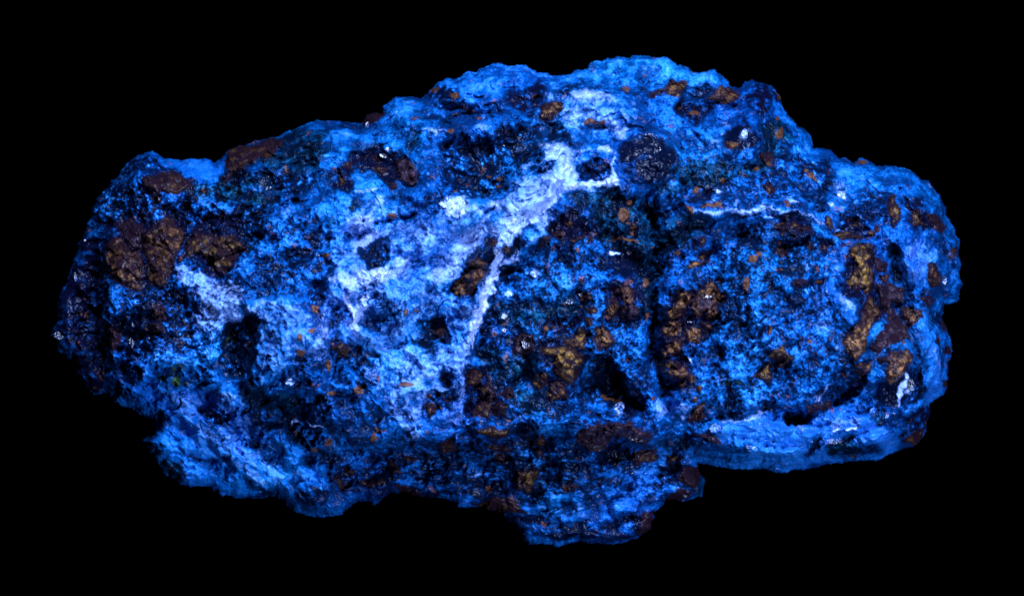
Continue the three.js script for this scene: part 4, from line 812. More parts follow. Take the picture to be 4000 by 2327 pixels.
dark(.05, 'p', [32.1,-17.1,32.6,-17.4,32.8,-18.7,32.3,-18.5]);
pale(.7, 'e', [26.8,-18.7,.5,.5]);
pale(.7, 'e', [23.2,-18.1,.4,.5]);
pale(.7, 'e', [26.8,-17.1,.7,.4]);
dark(.15, 'p', [22.9,-22.6,27.1,-22.6,27.5,-24,23.9,-23.8], 't');
dark(.1, 'p', [22.5,-25.9,26.8,-26.1,26.4,-27.9,25,-28.6,22.9,-27.2]);
blue(.62, 'p', [14,-27.5,21.1,-26.8,23.9,-29.3,24.3,-30.2,22.9,-31.4,19.3,-32.3,22.5,-32.8,22.3,-33.4,17.5,-33.9,14,-35.9]);
pale(.4, 'e', [17.7,-30.7,.7,.2]);
crystal(1, 'e', [21.2,-30.8,.2,.2]);
crystal(1, 'e', [16.4,-28.6,.7,.3]);
crystal(1, 'e', [24.1,-28.2,.6,.2]);
brown(.18, 'p', [26.8,-26.8,29.3,-26.3,29.6,-28.2,28.5,-29.7,27.5,-29.3,26.4,-27.9]);
blue(.32, 'p', [29.3,-27.9,30.3,-28.8,29.8,-31.1,28.7,-31.1,28.7,-29.5], 't');
brown(.14, 'p', [24.1,-31.1,26.4,-30,28.2,-30.7,27.8,-31.8,24.6,-31.8], 'p');
crystal(1, 'e', [27.3,-31.2,.4,.3]);
dark(.06, 'p', [14,-36,17.5,-34.3,19.3,-33.9,22.3,-33.7,21.8,-36.7,19,-38,15.8,-38.2,14,-37.5]);
blue(.7, 'p', [16.5,-35.7,17.5,-35,18.6,-35.2,18.6,-36.4,17.5,-36.7,16.7,-36.6]);
pale(.42, 'e', [17.7,-35.5,.7,.4]);
brown(.14, 'p', [20.7,-33.9,22.3,-33.9,21.8,-36.6,19.9,-36.9], 'p');
blue(.5, 's', [.5,14.4,-38.3,18.4,-38]);
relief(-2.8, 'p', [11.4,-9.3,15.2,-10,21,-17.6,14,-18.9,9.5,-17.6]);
relief(1.8, 'e', [21,22.1,4.4,4.1]);
relief(1.4, 'e', [36.2,24.6,3.8,3.2]);
relief(-3.5, 'p', [-24.1,-23.9,-7,-22.3,8.9,-20.4,24.8,-23,29.2,-26.5,30.5,-32.8,21.6,-39.8,-.6,-39.8,-10.2,-33.5,-24.1,-33.5]);
relief(-2.5, 'p', [-.6,-33.8,15.2,-35.7,22.2,-33.5,21.6,-38.5,1.3,-39.2]);
relief(-2.5, 'p', [-58.4,-13.8,-41.9,-14.4,-31.7,-18.9,-24.1,-23.3,-26,-34.7,-35.6,-34.1,-54.6,-29.7,-57.8,-22]);
relief(-4, 'p', [-72.4,8.4,-64.8,11,-63.5,-13.8,-71.7,-10.6]);
relief(-2.8, 'p', [-12.7,32.6,-3.8,37.7,18.4,38.9,35.6,34.5,33,31.9,15.2,33.2,7.6,33.8,-7,31.9]);
relief(1.3, 's', [5.1,8.3,23,2.5,16.1,-2.5,8.4,-5.7,-1.1,-7,-10.6]);
relief(1, 's', [5.1,8.3,18.6,-10.2,11,-27.3,2.1]);
relief(.9, 's', [3.2,27.3,13.8,40.6,13.5,44.4,14.8]);
relief(-.8, 's', [2.5,27.9,11.3,40.6,11]);
relief(-1.8, 's', [2.2,21,16.1,22.9,8.4,22.2,2.1,21.6,-6.2,24.1,-17]);
relief(-.8, 'p', [-3.8,5.9,19,11,21.6,-4.3,21.6,-17,-5.1,-19.5,-6.3,-10.6]);
relief(-1.6, 'e', [59.7,1.5,1.6,5.7]);
relief(-1.2, 'e', [-53.3,8.4,9.5,8.3]);
relief(1.4, 'e', [-33,-6.8,5.7,7]);
relief(-1.6, 'e', [-43.2,-7.4,2.9,5.7]);
relief(1.2, 'e', [-21,-2.3,5.7,4.4]);
relief(-1, 'e', [-21,-3.6,2.9,2.2]);
relief(1.2, 'e', [-9.5,13.5,5.1,3.2]);
relief(1.5, 'p', [24.1,31.9,27.3,34.2,26.7,31.3]);
relief(1.5, 'p', [30.5,31,33.7,33.2,34.9,31.3]);
relief(-1.2, 'p', [25.4,30,31.7,30.7,31.7,27.5,26.7,26.9]);
relief(1.2, 'e', [52.7,-1.7,2.5,3.2]);
relief(1.4, 'e', [60.3,-12.5,2.9,5.1]);
relief(-2, 'p', [50.8,-11.9,54.6,-12.5,55.2,-16.3,49.5,-16.3]);
relief(1.5, 's', [4.4,64.8,-5.5,66.7,-12.5,65.4,-15.7]);
relief(-1.4, 'p', [40.6,-17,47,-18.2,44.4,-20.8,40.6,-19.5]);
relief(1.6, 's', [6.3,31.1,-22,43.8,-22,56.5,-20.8]);
relief(-1.3, 'e', [-3.8,19.9,4.4,4.4]);
relief(-1, 'e', [-19.7,20.5,5.7,3.8]);
relief(.9, 's', [3.8,-12.7,31.3,-.6,35.1,8.9,33.8]);
relief(-.9, 's', [2.5,-44.4,-17,-35.6,-19.5,-22.9,-23.9]);
relief(.9, 's', [3.8,-53.3,-14.4,-41.9,-17]);
relief(-1.2, 's', [2.5,-2.2,5.9,-4.4,-3,-5.7,-10.6,-6.3,-17.6]);
relief(.9, 's', [2.2,61,8.4,63.5,2.1,64.1,-1.7]);
relief(-.9, 's', [1.7,57.1,8.4,57.8,-1.7]);
relief(1, 's', [3.2,31.7,-23.9,43.8,-25.2,54.6,-23.9,59.7,-21.4]);
relief(-.9, 's', [2.2,29.8,-19.5,37.5,-18.9,47,-19.5,56.5,-17.6]);
relief(.8, 's', [2.3,-54.6,-14.4,-47,-20.8,-40.6,-28.4]);
relief(-.8, 's', [2.3,-50.2,-15,-41.9,-21.4,-35.6,-29]);
relief(.8, 's', [2.3,-44.4,-15.7,-36.2,-22,-31.7,-29.7]);
relief(-1, 'e', [-12.1,-4.3,3.8,2.9]);
relief(-.9, 'e', [-24.1,8.4,2.5,2.5]);
relief(-1, 'e', [-34.3,-17,5.7,2.5]);
relief(.8, 's', [2.8,-24.8,16.7,-31.7,12.3,-38.1,11]);
relief(-.8, 's', [2.5,-19.7,11,-29.2,8.4,-35.6,5.9]);
relief(1, 'e', [-5.1,35.7,7,2.2]);
relief(-1, 's', [2.5,-14,29.4,-3.8,28.1,3.8,30.7]);
relief(.9, 's', [2.5,-16.5,27.5,-6.3,25.6]);
relief(1, 'e', [14,29.4,5.1,2.9]);
relief(-1, 'e', [15.2,5.9,3.8,2.5]);
relief(.9, 'e', [7,-9.3,3.8,3.8]);
relief(.9, 'e', [27.3,-.4,3.5,3.8]);
relief(.8, 'e', [25.4,-10.6,2.5,4.4]);
relief(-.9, 's', [2.5,31.7,7.2,30.5,-3,31.1,-10.6]);
relief(.8, 'e', [40.6,3.4,5.7,7]);
relief(-.9, 'e', [40.6,-11.2,2.5,2.5]);
relief(.8, 's', [2.5,37.5,11,48.9,9.7]);
relief(-1, 'e', [54,11,5.7,1.9]);
pale(.8, 's', [2.2,8.9,19.2,4.4,13.5,.6,11,-1.8,7.8]);
pale(.45, 'p', [-39.4,-1.7,-35.6,-.4,-32.4,-.4,-34.3,-5.5,-35.6,-10.6,-39.4,-10.6]);
blue(.9, 's', [2.2,-55.2,-14.4,-50.8,-20.1,-46.3,-24.6], 's');
blue(.92, 's', [1.9,-41.9,-26.5,-35.6,-28.4,-31.7,-27.7], 's');
crystal(1, 'e', [31.7,-20.3,1,.6]);
crystal(1, 'e', [37.5,-23.6,1.1,.6]);
crystal(1, 'e', [41.6,-27,.6,.4]);
crystal(1, 'e', [50.2,-22.3,1.3,.6]);
crystal(1, 'e', [62.2,-13.8,.8,1.3]);
crystal(1, 'e', [56.5,-17.6,.8,.6]);
crystal(1, 'e', [18.7,-27.1,1.1,.6]);
crystal(1, 'e', [67.9,2.7,.5,.8]);
dark(.28, 's', [.6,-47,-17,-38.1,-23.9]);
pale(.42, 'p', [-55.9,-14.4,-41.9,-15,-40.6,-17.6,-35.6,-28.4,-39.4,-29.7,-47,-23.3]);
pale(.4, 'e', [63.5,5.9,2.9,3.8]);
speckled(.65, 'p', [-5.1,5.9,19,11,21.6,2.1,21.6,-20.1,-5.7,-19.5]);
speckled(.65, 'p', [24.1,8.4,50.2,11,52.1,-4.3,50.8,-15.7,27.9,-17.6,24.8,-4.3]);
speckled(.55, 'p', [21.6,21.1,43.8,24.3,50.2,18,43.8,13.5,24.8,14.8]);
speckled(.7, 'p', [-41.9,13.5,-26,13.5,-26,2.1,-39.4,.8]);
speckled(.8, 'p', [-64.1,19.2,-41.9,19.9,-41.9,-10.6,-63.5,-10.6]);
speckled(.7, 'p', [-27.9,-22.7,-7,-21.4,27.9,-23.9,27.9,-32.2,-16.5,-31.6]);
speckled(.6, 'p', [-11.4,25.6,2.5,25.6,2.5,16.7,-11.4,16.7]);
dark(.1, 's', [.6,21.1,15.7,22.3,11,23,7.8,21.8,2.7,22.3,-2.3,21.6,-6.8,23.2,-10.6,24.1,-15], 't');
relief(-.5, 's', [.6,21.1,15.7,22.3,11,23,7.8,21.8,2.7,22.3,-2.3,21.6,-6.8,23.2,-10.6,24.1,-15]);
pale(.62, 's', [.6,27.3,13.8,34.3,13.4,44.4,13.5,52.1,10.3,57.1,9.7]);
blue(.72, 's', [.8,-57.9,-22.5,-56.8,-24.9,-55.1,-27.4]);

// ---------------------------------------------------------------- sampling grid over the face
const G = 0.115, X0 = -74, V0 = -40, NX = Math.ceil(147 / G), NV = Math.ceil(79.5 / G), N = NX * NV;
const px = (i) => X0 + i * G, pv = (j) => V0 + j * G;
function polyDistance(P, x, y) {                            // > 0 inside
  let d = 1e9, inside = false; const n = P.length;
  for (let i = 0, j = n - 2; i < n; j = i, i += 2) {
    const ax = P[j], ay = P[j + 1], ex = P[i] - ax, ey = P[i + 1] - ay, wx = x - ax, wy = y - ay;
    const t = clamp((wx * ex + wy * ey) / (ex * ex + ey * ey + 1e-12)), bx = wx - ex * t, by = wy - ey * t;
    d = Math.min(d, bx * bx + by * by);
    if ((P[i + 1] > y) !== (ay > y) && x < ex * -1 * (P[i + 1] - y) / (P[i + 1] - ay) + P[i]) inside = !inside;
  }
  return inside ? Math.sqrt(d) : -Math.sqrt(d);
}
function stripDistance(P, x, y) {
  let d = 1e9;
  for (let i = 1; i + 3 < P.length; i += 2) {
    const ex = P[i + 2] - P[i], ey = P[i + 3] - P[i + 1], wx = x - P[i], wy = y - P[i + 1];
    const t = clamp((wx * ex + wy * ey) / (ex * ex + ey * ey + 1e-12)), bx = wx - ex * t, by = wy - ey * t;
    d = Math.min(d, bx * bx + by * by);
  }
  return P[0] / 2 - Math.sqrt(d);
}
const ovalDistance = (P, x, y) => (1 - Math.hypot((x - P[0]) / P[2], (y - P[1]) / P[3])) * Math.min(P[2], P[3]);
const formDistance = { p: polyDistance, s: stripDistance, e: ovalDistance };
function bounds(f) {
  const P = f.pts;
  if (f.form === 'e') return [P[0] - P[2], P[0] + P[2], P[1] - P[3], P[1] + P[3]];
  let a = 1e9, b = -1e9, c = 1e9, d = -1e9; const w = f.form === 's' ? P[0] / 2 : 0;
  for (let i = f.form === 's' ? 1 : 0; i < P.length; i += 2) { a = Math.min(a, P[i]); b = Math.max(b, P[i]); c = Math.min(c, P[i + 1]); d = Math.max(d, P[i + 1]); }
  return [a - w, b + w, c - w, d + w];
}
const F = () => new Float32Array(N);
const SD = F(), WX = F(), WV = F(), BRI = F().fill(0.5), SMO = F().fill(0.15), TEAL = F(), VIO = F(), PALE = F(), BRN = F(), BRNV = F(), OLV = F(), PUR = F(), RUST = F(), GRN = F(), GLOSS = F(), HGT = F(), BED = F(), BANG = F(), LILAC = F(), SPK = F();
const PART = new Int16Array(N);
// the outline, with a little natural roughness
{ const cx = Math.floor(8), M = new Float32Array(Math.ceil(NX / cx + 2) * Math.ceil(NV / cx + 2)), mx = Math.ceil(NX / cx + 2);
  for (let j = 0; j * cx < NV + cx; j++) for (let i = 0; i < mx; i++) M[j * mx + i] = polyDistance(OUTLINE, px(i * cx), pv(j * cx));
  for (let j = 0; j < NV; j++) for (let i = 0; i < NX; i++) {
    const I = Math.floor(i / cx), J = Math.floor(j / cx), u = i / cx - I, w = j / cx - J, k = J * mx + I;
    let d = lerp(lerp(M[k], M[k + 1], u), lerp(M[k + mx], M[k + mx + 1], u), w);
    const x = px(i), v = pv(j), n = j * NX + i;
    if (Math.abs(d) < 2) d = polyDistance(OUTLINE, x, v);
    if (Math.abs(d) < 4) d += 0.3 * noise(x * 0.8, v * 0.8, 3) + 0.14 * noise(x * 2.1, v * 2.1, 9) + 0.03 * noise(x * 4.7, v * 4.7, 15);
    SD[n] = d;
    if (d > -1) {
      WX[n] = 0.9 * noise(x * 0.4, v * 0.4, 21) + 0.55 * noise(x * 1.1, v * 1.1, 27) + 0.16 * noise(x * 2.6, v * 2.6, 33);
      WV[n] = 0.9 * noise(x * 0.4, v * 0.4, 41) + 0.55 * noise(x * 1.1, v * 1.1, 47) + 0.16 * noise(x * 2.6, v * 2.6, 53);
    }
  } }
const KINDS = {                                            // edge softness and raggedness of each kind, mm
  blue: [0.95, 1.1], dark: [0.75, 1.1], green: [0.4, 1], pale: [0.75, 0.9], brown: [0.6, 0.7], rust: [0.15, 0.8], crystal: [0.1, 0.6], relief: [1.1, 0.9], bedded: [2, 1], speckled: [2.5, 1] };
const parts = [{ name: 'rock_body', material: 'body' }], faces = {};
function lay(f) {
  const [soft, rag] = KINDS[f.kind], dist = formDistance[f.form], b = bounds(f), pad = soft + 2 * rag;
  const s = f.kind === 'relief' ? 0.7 + Math.min(1, Math.abs(f.value) * 0.3) : f.kind === 'pale' && f.form === 's' ? 0.28 : soft;
  let part = 0;
  const size = (b[1] - b[0]) * (b[3] - b[2]);
  const define = (name, material) => { parts.push({ name, material }); return parts.length - 1; };
  if (f.kind === 'brown') part = define(f.flag === 'p' ? 'purple_crust' : f.flag === 'g' ? 'glassy_nodule' : 'brown_crust', f.flag === 'g' ? 'glass' : 'crust');
  else if (f.kind === 'blue' && f.flag === 'l') part = define('lilac_nodule', 'pale');
  else if (f.kind === 'dark' && f.flag === 'g') part = define('glassy_nodule', 'glass');
  else if (f.kind === 'pale' && f.value >= 0.7) part = define(f.form === 's' && size > 4 ? 'pale_vein' : 'pale_crust_and_glint', 'pale');  // the near-white ones among these include painted glints
  else if (f.kind === 'crystal') part = define('crystal_cluster', 'crystal');
  else if (f.kind === 'rust' && size > 1.2) part = define('rust_spot', 'crust');
  const i0 = Math.max(0, Math.floor((b[0] - pad - X0) / G)), i1 = Math.min(NX - 1, Math.ceil((b[1] + pad - X0) / G));
  const j0 = Math.max(0, Math.floor((b[2] - pad - V0) / G)), j1 = Math.min(NV - 1, Math.ceil((b[3] + pad - V0) / G));
  const small = f.kind === 'relief' && f.form === 'e' ? 0.22 : Math.min(1, Math.sqrt(size) / 2.5);
  for (let j = j0; j <= j1; j++) for (let i = i0; i <= i1; i++) {
    const n = j * NX + i;
    if (SD[n] < -0.4) continue;
    const qx = px(i) + WX[n] * rag * small, qv = pv(j) + WV[n] * rag * small, d = dist(f.pts, qx, qv);
    const m = f.kind === 'relief' && f.form === 'e' ? Math.pow(clamp(1 - ((qx - f.pts[0]) / f.pts[2] / 1.25) ** 2 - ((qv - f.pts[1]) / f.pts[3] / 1.25) ** 2), 0.8) : step(-s, s, d);   // oval relief: a knob or a bowl
    if (m <= 0) continue;
    const V = f.value;
    switch (f.kind) {
      case 'blue': case 'dark':
        BRI[n] = lerp(BRI[n], V, m); SMO[n] = lerp(SMO[n], f.flag === 's' ? 0.8 : f.flag === 'l' ? 0.85 : f.flag === 'g' ? 1 : 0.15, m); LILAC[n] = lerp(LILAC[n], f.flag === 'l' ? 1 : 0, m);
        TEAL[n] = lerp(TEAL[n], f.flag === 't' ? 1 : 0, m); VIO[n] = lerp(VIO[n], f.flag === 'v' || f.flag === 'g' ? 1 : 0, m); GLOSS[n] = lerp(GLOSS[n], f.flag === 'g' ? 1 : 0, m);
        HGT[n] += m * (V < 0.2 && f.flag !== 'g' ? -1 : V > 0.6 ? 0.15 : 0); break;
      case 'green': GRN[n] = lerp(GRN[n], V, m); break;
      case 'pale': { const k = V < 0.45 ? m * step(0.3, 0.5, BRI[n]) : m; PALE[n] = lerp(PALE[n], V, k); BRI[n] = lerp(BRI[n], 0.72, k * 0.8); } HGT[n] += m * 0.35 * V; break;
      case 'brown': BRN[n] = Math.max(BRN[n] * (1 - m), m); BRNV[n] = lerp(BRNV[n], V, m); OLV[n] = lerp(OLV[n], f.flag === 'o' ? 1 : 0, m); PUR[n] = lerp(PUR[n], f.flag === 'p' || f.flag === 'g' ? 1 : 0, m);
        if (f.flag === 'g') GLOSS[n] = lerp(GLOSS[n], 1, m); PALE[n] *= 1 - m; HGT[n] += step(0.35, 1, m) * 0.7 - m * 0.6; break;
      case 'rust': RUST[n] = Math.max(RUST[n] * (1 - m), m * V); HGT[n] += m * 0.18; break;
      case 'crystal': (faces[part] ??= []).push(n); break;
      case 'speckled': SPK[n] = Math.max(SPK[n], m * V); break;
      case 'bedded': BED[n] = Math.max(BED[n], m); BANG[n] = f.value * Math.PI / 180; break;
      case 'relief': HGT[n] += m * V * 2; break;
    }
    if (part && m > 0.5) PART[n] = part;
    else if (m > 0.6 && (f.kind === 'blue' || f.kind === 'dark') && !part) PART[n] = 0;
  }
}
for (const phase of [['relief', 'bedded', 'speckled'], ['blue', 'dark', 'green'], ['pale'], ['brown', 'rust'], ['crystal']]) for (const f of survey) if (phase.includes(f.kind)) lay(f);

// ---------------------------------------------------------------- height and mineral colour at each sample
const RAMP = [[0, .0005, .001, .0045], [.2, .001, .008, .033], [.4, .001, .043, .165], [.6, .002, .125, .42], [.8, .025, .255, .7], [1, .12, .41, .9]];
function ramp(f, out) {
  f = clamp(f); let k = 1; while (k < RAMP.length - 1 && RAMP[k][0] < f) k++;
  const a = RAMP[k - 1], b = RAMP[k], t = (f - a[0]) / (b[0] - a[0]);
  for (let c = 0; c < 3; c++) out[c] = lerp(a[c + 1], b[c + 1], t);
}
const Y = F(), COL = new Float32Array(N * 3);
const c3 = [0, 0, 0];
const mixTo = (r, g, b, t) => { c3[0] = lerp(c3[0], r, t); c3[1] = lerp(c3[1], g, t); c3[2] = lerp(c3[2], b, t); };
function sample(n, x, v) {
  const d = Math.max(0, SD[n]), edge = step(0, 3.5, d);
  // the body: a rounded block, broadest at the outline
  const t = Math.min(1, d / 15);
  let h = 13 * Math.pow(1 - (1 - t) * (1 - t), 0.72) + 6 * step(0, 30, d);
  h += edge * (2.2 * noise(x * 0.06, v * 0.06, 61) + 1.6 * noise(x * 0.14, v * 0.14, 67) + 2.4 * (0.35 - Math.abs(noise(x * 0.11 + 0.3 * WX[n], v * 0.11 + 0.3 * WV[n], 62)) * 1.6)) + HGT[n] * step(0, HGT[n] < 0 ? 7 : 3, d);
  // 3D lookups so that colours and grain run on over the steep sides
  const z = h;
  const n1 = noise(x * 0.27, v * 0.27, z * 0.27 + 71), bed = BED[n];
  let ax = x + 0.5 * n1 + 0.12 * WX[n], av = v - 0.5 * n1 + 0.12 * WV[n];
  let n2 = noise(ax * 0.62, av * 0.62, z * 0.62 + 73), n3 = noise(ax * 1.25, av * 1.25, z * 1.25 + 79), n4 = noise(ax * 2.5 + n3 * 0.5, av * 2.5 + n2 * 0.5, z * 2.5 + 83);
  if (bed > 0) {                                          // bedded, fibrous zones: the grain is drawn out along the bedding
    const ca = Math.cos(BANG[n]), sa = Math.sin(BANG[n]), s = (ax * ca + av * sa) * 0.45, r = (av * ca - ax * sa) * 1.25, w = bed * 0.8;
    n2 = lerp(n2, noise(s * 0.62, r * 0.62, z * 0.5 + 173), w); n3 = lerp(n3, noise(s * 1.25, r * 1.25, z + 179), w); n4 = lerp(n4, noise(s * 2.5, r * 2.5, z * 2 + 183), w);
  }
  const rough = 1 - 0.78 * SMO[n];
  const gl = GLOSS[n];
  const crack = 1 - Math.abs(noise(x * 0.9 + 1.1 * n2, v * 0.9 + n3, z * 0.9 + 97)) * 2;      // ridged: thin gaps between grains
  let cl = cells(ax * 1.25 + 0.35 * n4, av * 1.25 + 0.35 * n3, z * 1.25);
  const grain = 1 - cl.d1 * cl.d1 * 1.6, gap = step(0, 0.22, cl.d2 - cl.d1), tone = PERM[cl.id] / 255 - 0.5;
  cl = cells(ax * 2.7 + 0.3 * n4, av * 2.7, z * 2.7 + 5);
  const grain2 = 1 - cl.d1 * cl.d1 * 1.6, gap2 = step(0, 0.3, cl.d2 - cl.d1), tone2 = PERM[cl.id] / 255 - 0.5;
  let f = BRI[n] + rough * (0.19 * Math.tanh((1 * n1 + 1.35 * n2 + 0.85 * n3 + 0.45 * n4) * (1.6 + 0.9 * noise(x * 0.16, v * 0.16, z * 0.16 + 91))) + 0.08 * n4 + 0.14 * n1 + 0.12 * tone + 0.12 * tone2 + 0.06 * gap + 0.08 * gap2 - 0.12 * step(0.78, 1, crack)) - 0.15 + 0.03 * SMO[n];
  f += SPK[n] * (1 - SMO[n]) * (0.2 * Math.tanh(4 * (n4 + 0.7 * n3 + 0.5 * n2)) + 0.12 * tone2 - 0.07);
  f = lerp(f, BRI[n] + 0.05 * n3, gl);
  f = clamp(Math.max(f, BRI[n] * lerp(0.58, 0.3, SPK[n]) + 0.06 * n4));
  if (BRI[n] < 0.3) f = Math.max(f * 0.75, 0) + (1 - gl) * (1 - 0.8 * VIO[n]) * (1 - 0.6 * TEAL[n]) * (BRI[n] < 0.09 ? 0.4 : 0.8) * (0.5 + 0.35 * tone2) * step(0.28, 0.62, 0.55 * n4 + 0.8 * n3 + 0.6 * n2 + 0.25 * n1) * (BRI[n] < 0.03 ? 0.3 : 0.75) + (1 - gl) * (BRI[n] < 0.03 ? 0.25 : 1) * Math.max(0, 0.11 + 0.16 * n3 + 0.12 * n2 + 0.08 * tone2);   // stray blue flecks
  ramp(f, c3);
  c3[1] *= 1 + 0.22 * noise(x * 0.07, v * 0.07, z * 0.07 + 221);                              // the blue drifts between royal and azure
  if (LILAC[n] > 0) { const w = LILAC[n] * step(0.25, 0.55, f); mixTo(c3[2] * 0.035, c3[2] * 0.27, c3[2] * 1.05, w * 0.4); }
  const lum = f;
  if (TEAL[n] > 0) mixTo(0.004 * lum, 0.2 * lum * lum + 0.02 * lum + 0.0006, 0.22 * lum * lum + 0.02 * lum + 0.001, TEAL[n] * clamp(0.42 + 0.5 * n2));
  if (VIO[n] > 0) mixTo(lerp(0.005, 0.001, gl), lerp(0.002, 0.004, gl), lerp(0.014, 0.022, gl), VIO[n] * 0.5 * step(0.4, 0.1, f));
  // olive algae-green grains
  if (GRN[n] > 0) { const w = step(0.2, 0.6, GRN[n] + 0.5 * n3 + 0.3 * n4); mixTo(0.06 * GRN[n] + 0.01, 0.15 * GRN[n] + 0.004, 0.006, w * 0.85); }
  // pale lavender crystals; the whitest mix also paints glints into the colour
  if (PALE[n] > 0) {
    const q = PALE[n] + (0.34 * n3 + 0.26 * n4 + 0.3 * n2 + 0.22 * tone + 0.2 * tone2 - 0.1 * (1 - gap2)) * (1 - 0.45 * SMO[n]), w = step(0.22, 0.86, q);
    mixTo(0.38, 0.52, 0.88, w * (0.4 + 0.52 * step(0.35, 0.85, PALE[n])));
    mixTo(0.86, 0.88, 0.92, step(0.74, 1.15, q) * step(0.6, 0.95, PALE[n]) * 0.72);
  }
  // small orange-brown stray grains
  const stray = step(0.62, 0.68, noise(x * 0.55, v * 0.55, z * 0.55 + 131) + 0.35 * n4 - 0.25 * PALE[n]) * (1 - SMO[n]) * (1 - gl);
  if (stray > 0) mixTo(0.2, 0.06, 0.016, stray * 0.75);
  let hb = 0;
  const B = BRN[n];
  if (RUST[n] > 0) { const q = RUST[n]; mixTo(0.3 * q * (1 + 0.4 * n4), 0.11 * q * (1 + 0.4 * n4), 0.04 * q, step(0.1, 0.35, q) * 0.95); }
  if (B > 0) {                                            // knobbly waxy crust: tan knobs, purple-brown between
    let c = cells(x * 1.45 + 0.25 * n3, v * 1.45 + 0.25 * n2, z * 0.7);
    const knob = Math.sqrt(clamp(1 - 1.25 * c.d1 * c.d1)), fine = step(0, 0.3, c.d2 - c.d1), tint = PERM[c.id] / 255;
    c = cells(x * 0.62 + 0.3 * n2 + 0.12 * n3, v * 0.62 + 0.3 * n1 + 0.12 * n4, z * 0.35 + 7);
    const lump = Math.sqrt(clamp(1 - 1.15 * c.d1 * c.d1)), seam = step(0.02, 0.3, c.d2 - c.d1 + 0.08 * n3), V = BRNV[n] * (0.62 + 0.28 * tint + 0.2 * PERM[c.id] / 255);
    const blot = noise(x * 0.8, v * 0.8, z * 0.4 + 151) + 0.35 * n2 + 1.1 * (BRNV[n] - 0.36);
    const k = (0.1 + 0.9 * seam) * (0.25 + 0.75 * fine) * (0.08 + 0.92 * step(-0.22, 0.2, blot));
    const tr = lerp(lerp(0.6, 0.5, OLV[n]), 0.27, PUR[n]) * V * (0.7 + 0.65 * BRNV[n]), tg = lerp(lerp(0.26, 0.25, OLV[n]), 0.16, PUR[n]) * V * (0.7 + 0.65 * BRNV[n]), tb = lerp(lerp(0.085, 0.055, OLV[n]), 0.19, PUR[n]) * V;
    const g = gl > 0.5 ? 1 : k * step(0.3, 0.65, B + 0.3 * n3);
    mixTo(lerp(0.016, tr, g) * (1 + 0.18 * n4), lerp(0.006, tg, g) * (1 + 0.18 * n4), lerp(0.011, tb, g), step(0.12, 0.5, B + 0.3 * n4 + 0.2 * n3));
    hb = B * (0.75 * lump + 0.28 * knob) * (1 - gl * 0.8);
  }
  for (let c = 0; c < 3; c++) COL[n * 3 + c] = clamp(c3[c], 0.0004, 0.93);
  // fine relief: grains stand proud of the gaps between them
  const crust = (1 - B) * (1 - gl);
  const c1 = cells(x * 0.2 + 0.5 * n1, v * 0.2 + 0.35 * n2, z * 0.12 + 3), lobe = Math.sqrt(clamp(1 - 1.3 * c1.d1 * c1.d1)) * (0.4 + PERM[c1.id] / 255);
  const c2 = cells(x * 0.46 + 0.3 * n2, v * 0.46 + 0.2 * n3, z * 0.3 + 11), bulb = Math.sqrt(clamp(1 - 1.3 * c2.d1 * c2.d1)) * (0.3 + PERM[c2.id] / 255);
  h += edge * (0.9 * n1 + (1.5 * lobe + 0.75 * bulb - 1.2) * (1 - 0.8 * gl) + crust * rough * (0.3 * n2 + 0.1 * n3 + 0.1 * grain + 0.02 * grain2 + 0.03 * gap - 0.08 * step(0.75, 1, crack)) + crust * 0.16 * (lum - 0.4)) + edge * hb;
  if (gl > 0) h += gl * edge * (0.35 * n2 + 0.1 * n3);
  Y[n] = Math.max(h, Math.min(d * 0.7, 2));
}
for (let j = 0; j < NV; j++) for (let i = 0; i < NX; i++) { const n = j * NX + i; if (SD[n] > -0.5) sample(n, px(i), pv(j)); }

// crystal clusters: small flat faces with tilts of their own around the cluster's common one; the common tilt is what makes them glint
for (const [p, nodes] of Object.entries(faces)) {
  const own = nodes.filter((n) => PART[n] === +p && SD[n] > 0.4);
  if (own.length < 3) continue;
  let cx = 0, cv = 0, ch = 0;
  for (const n of own) { cx += px(n % NX); cv += pv(Math.floor(n / NX)); ch += Y[n]; }
  cx /= own.length; cv /= own.length; ch /= own.length;
  const low = cx > 30 && cv < -8, sx = low ? 0.31 : 0.05, sv = low ? -0.19 : 0.36;
  for (const n of own) {
    const x = px(n % NX), v = pv(Math.floor(n / NX)), c = cells(x * 1.5, v * 1.5, 0.5), id = c.id;
    Y[n] = ch + 0.12 - sx * (x - cx) - sv * (v - cv) + 0.4 * ((PERM[id] / 128 - 1) * (x - c.cx / 1.5) + (PERM[id + 77] / 128 - 1) * (v - c.cy / 1.5)) + 0.08 * (PERM[id + 31] / 255);
  }
}

// ---------------------------------------------------------------- the face as one closed surface, cut exactly along the outline
const pos = [], col = [], vid = new Int32Array(N).fill(-1), vpart = [], tri = [];
function nodeVertex(n) {
  if (vid[n] >= 0) return vid[n];
  const i = n % NX, j = (n - i) / NX, k = vpart.length;
  pos.push(px(i), Y[n], pv(j)); col.push(COL[n * 3], COL[n * 3 + 1], COL[n * 3 + 2]); vpart.push(PART[n]);
  return (vid[n] = k);
}
const cuts = new Map();
function cutVertex(a, b) {
  const key = Math.min(a, b) * 4 + (Math.abs(a - b) === 1 ? 0 : 1);
  if (cuts.has(key)) return cuts.get(key);
  const t = SD[a] / (SD[a] - SD[b]), ia = a % NX, ja = (a - ia) / NX, ib = b % NX, jb = (b - ib) / NX, k = vpart.length, s = SD[a] > 0 ? a : b;
  pos.push(lerp(px(ia), px(ib), t), 0, lerp(pv(ja), pv(jb), t)); col.push(COL[s * 3], COL[s * 3 + 1], COL[s * 3 + 2]); vpart.push(PART[s]);
  cuts.set(key, k); return k;
}
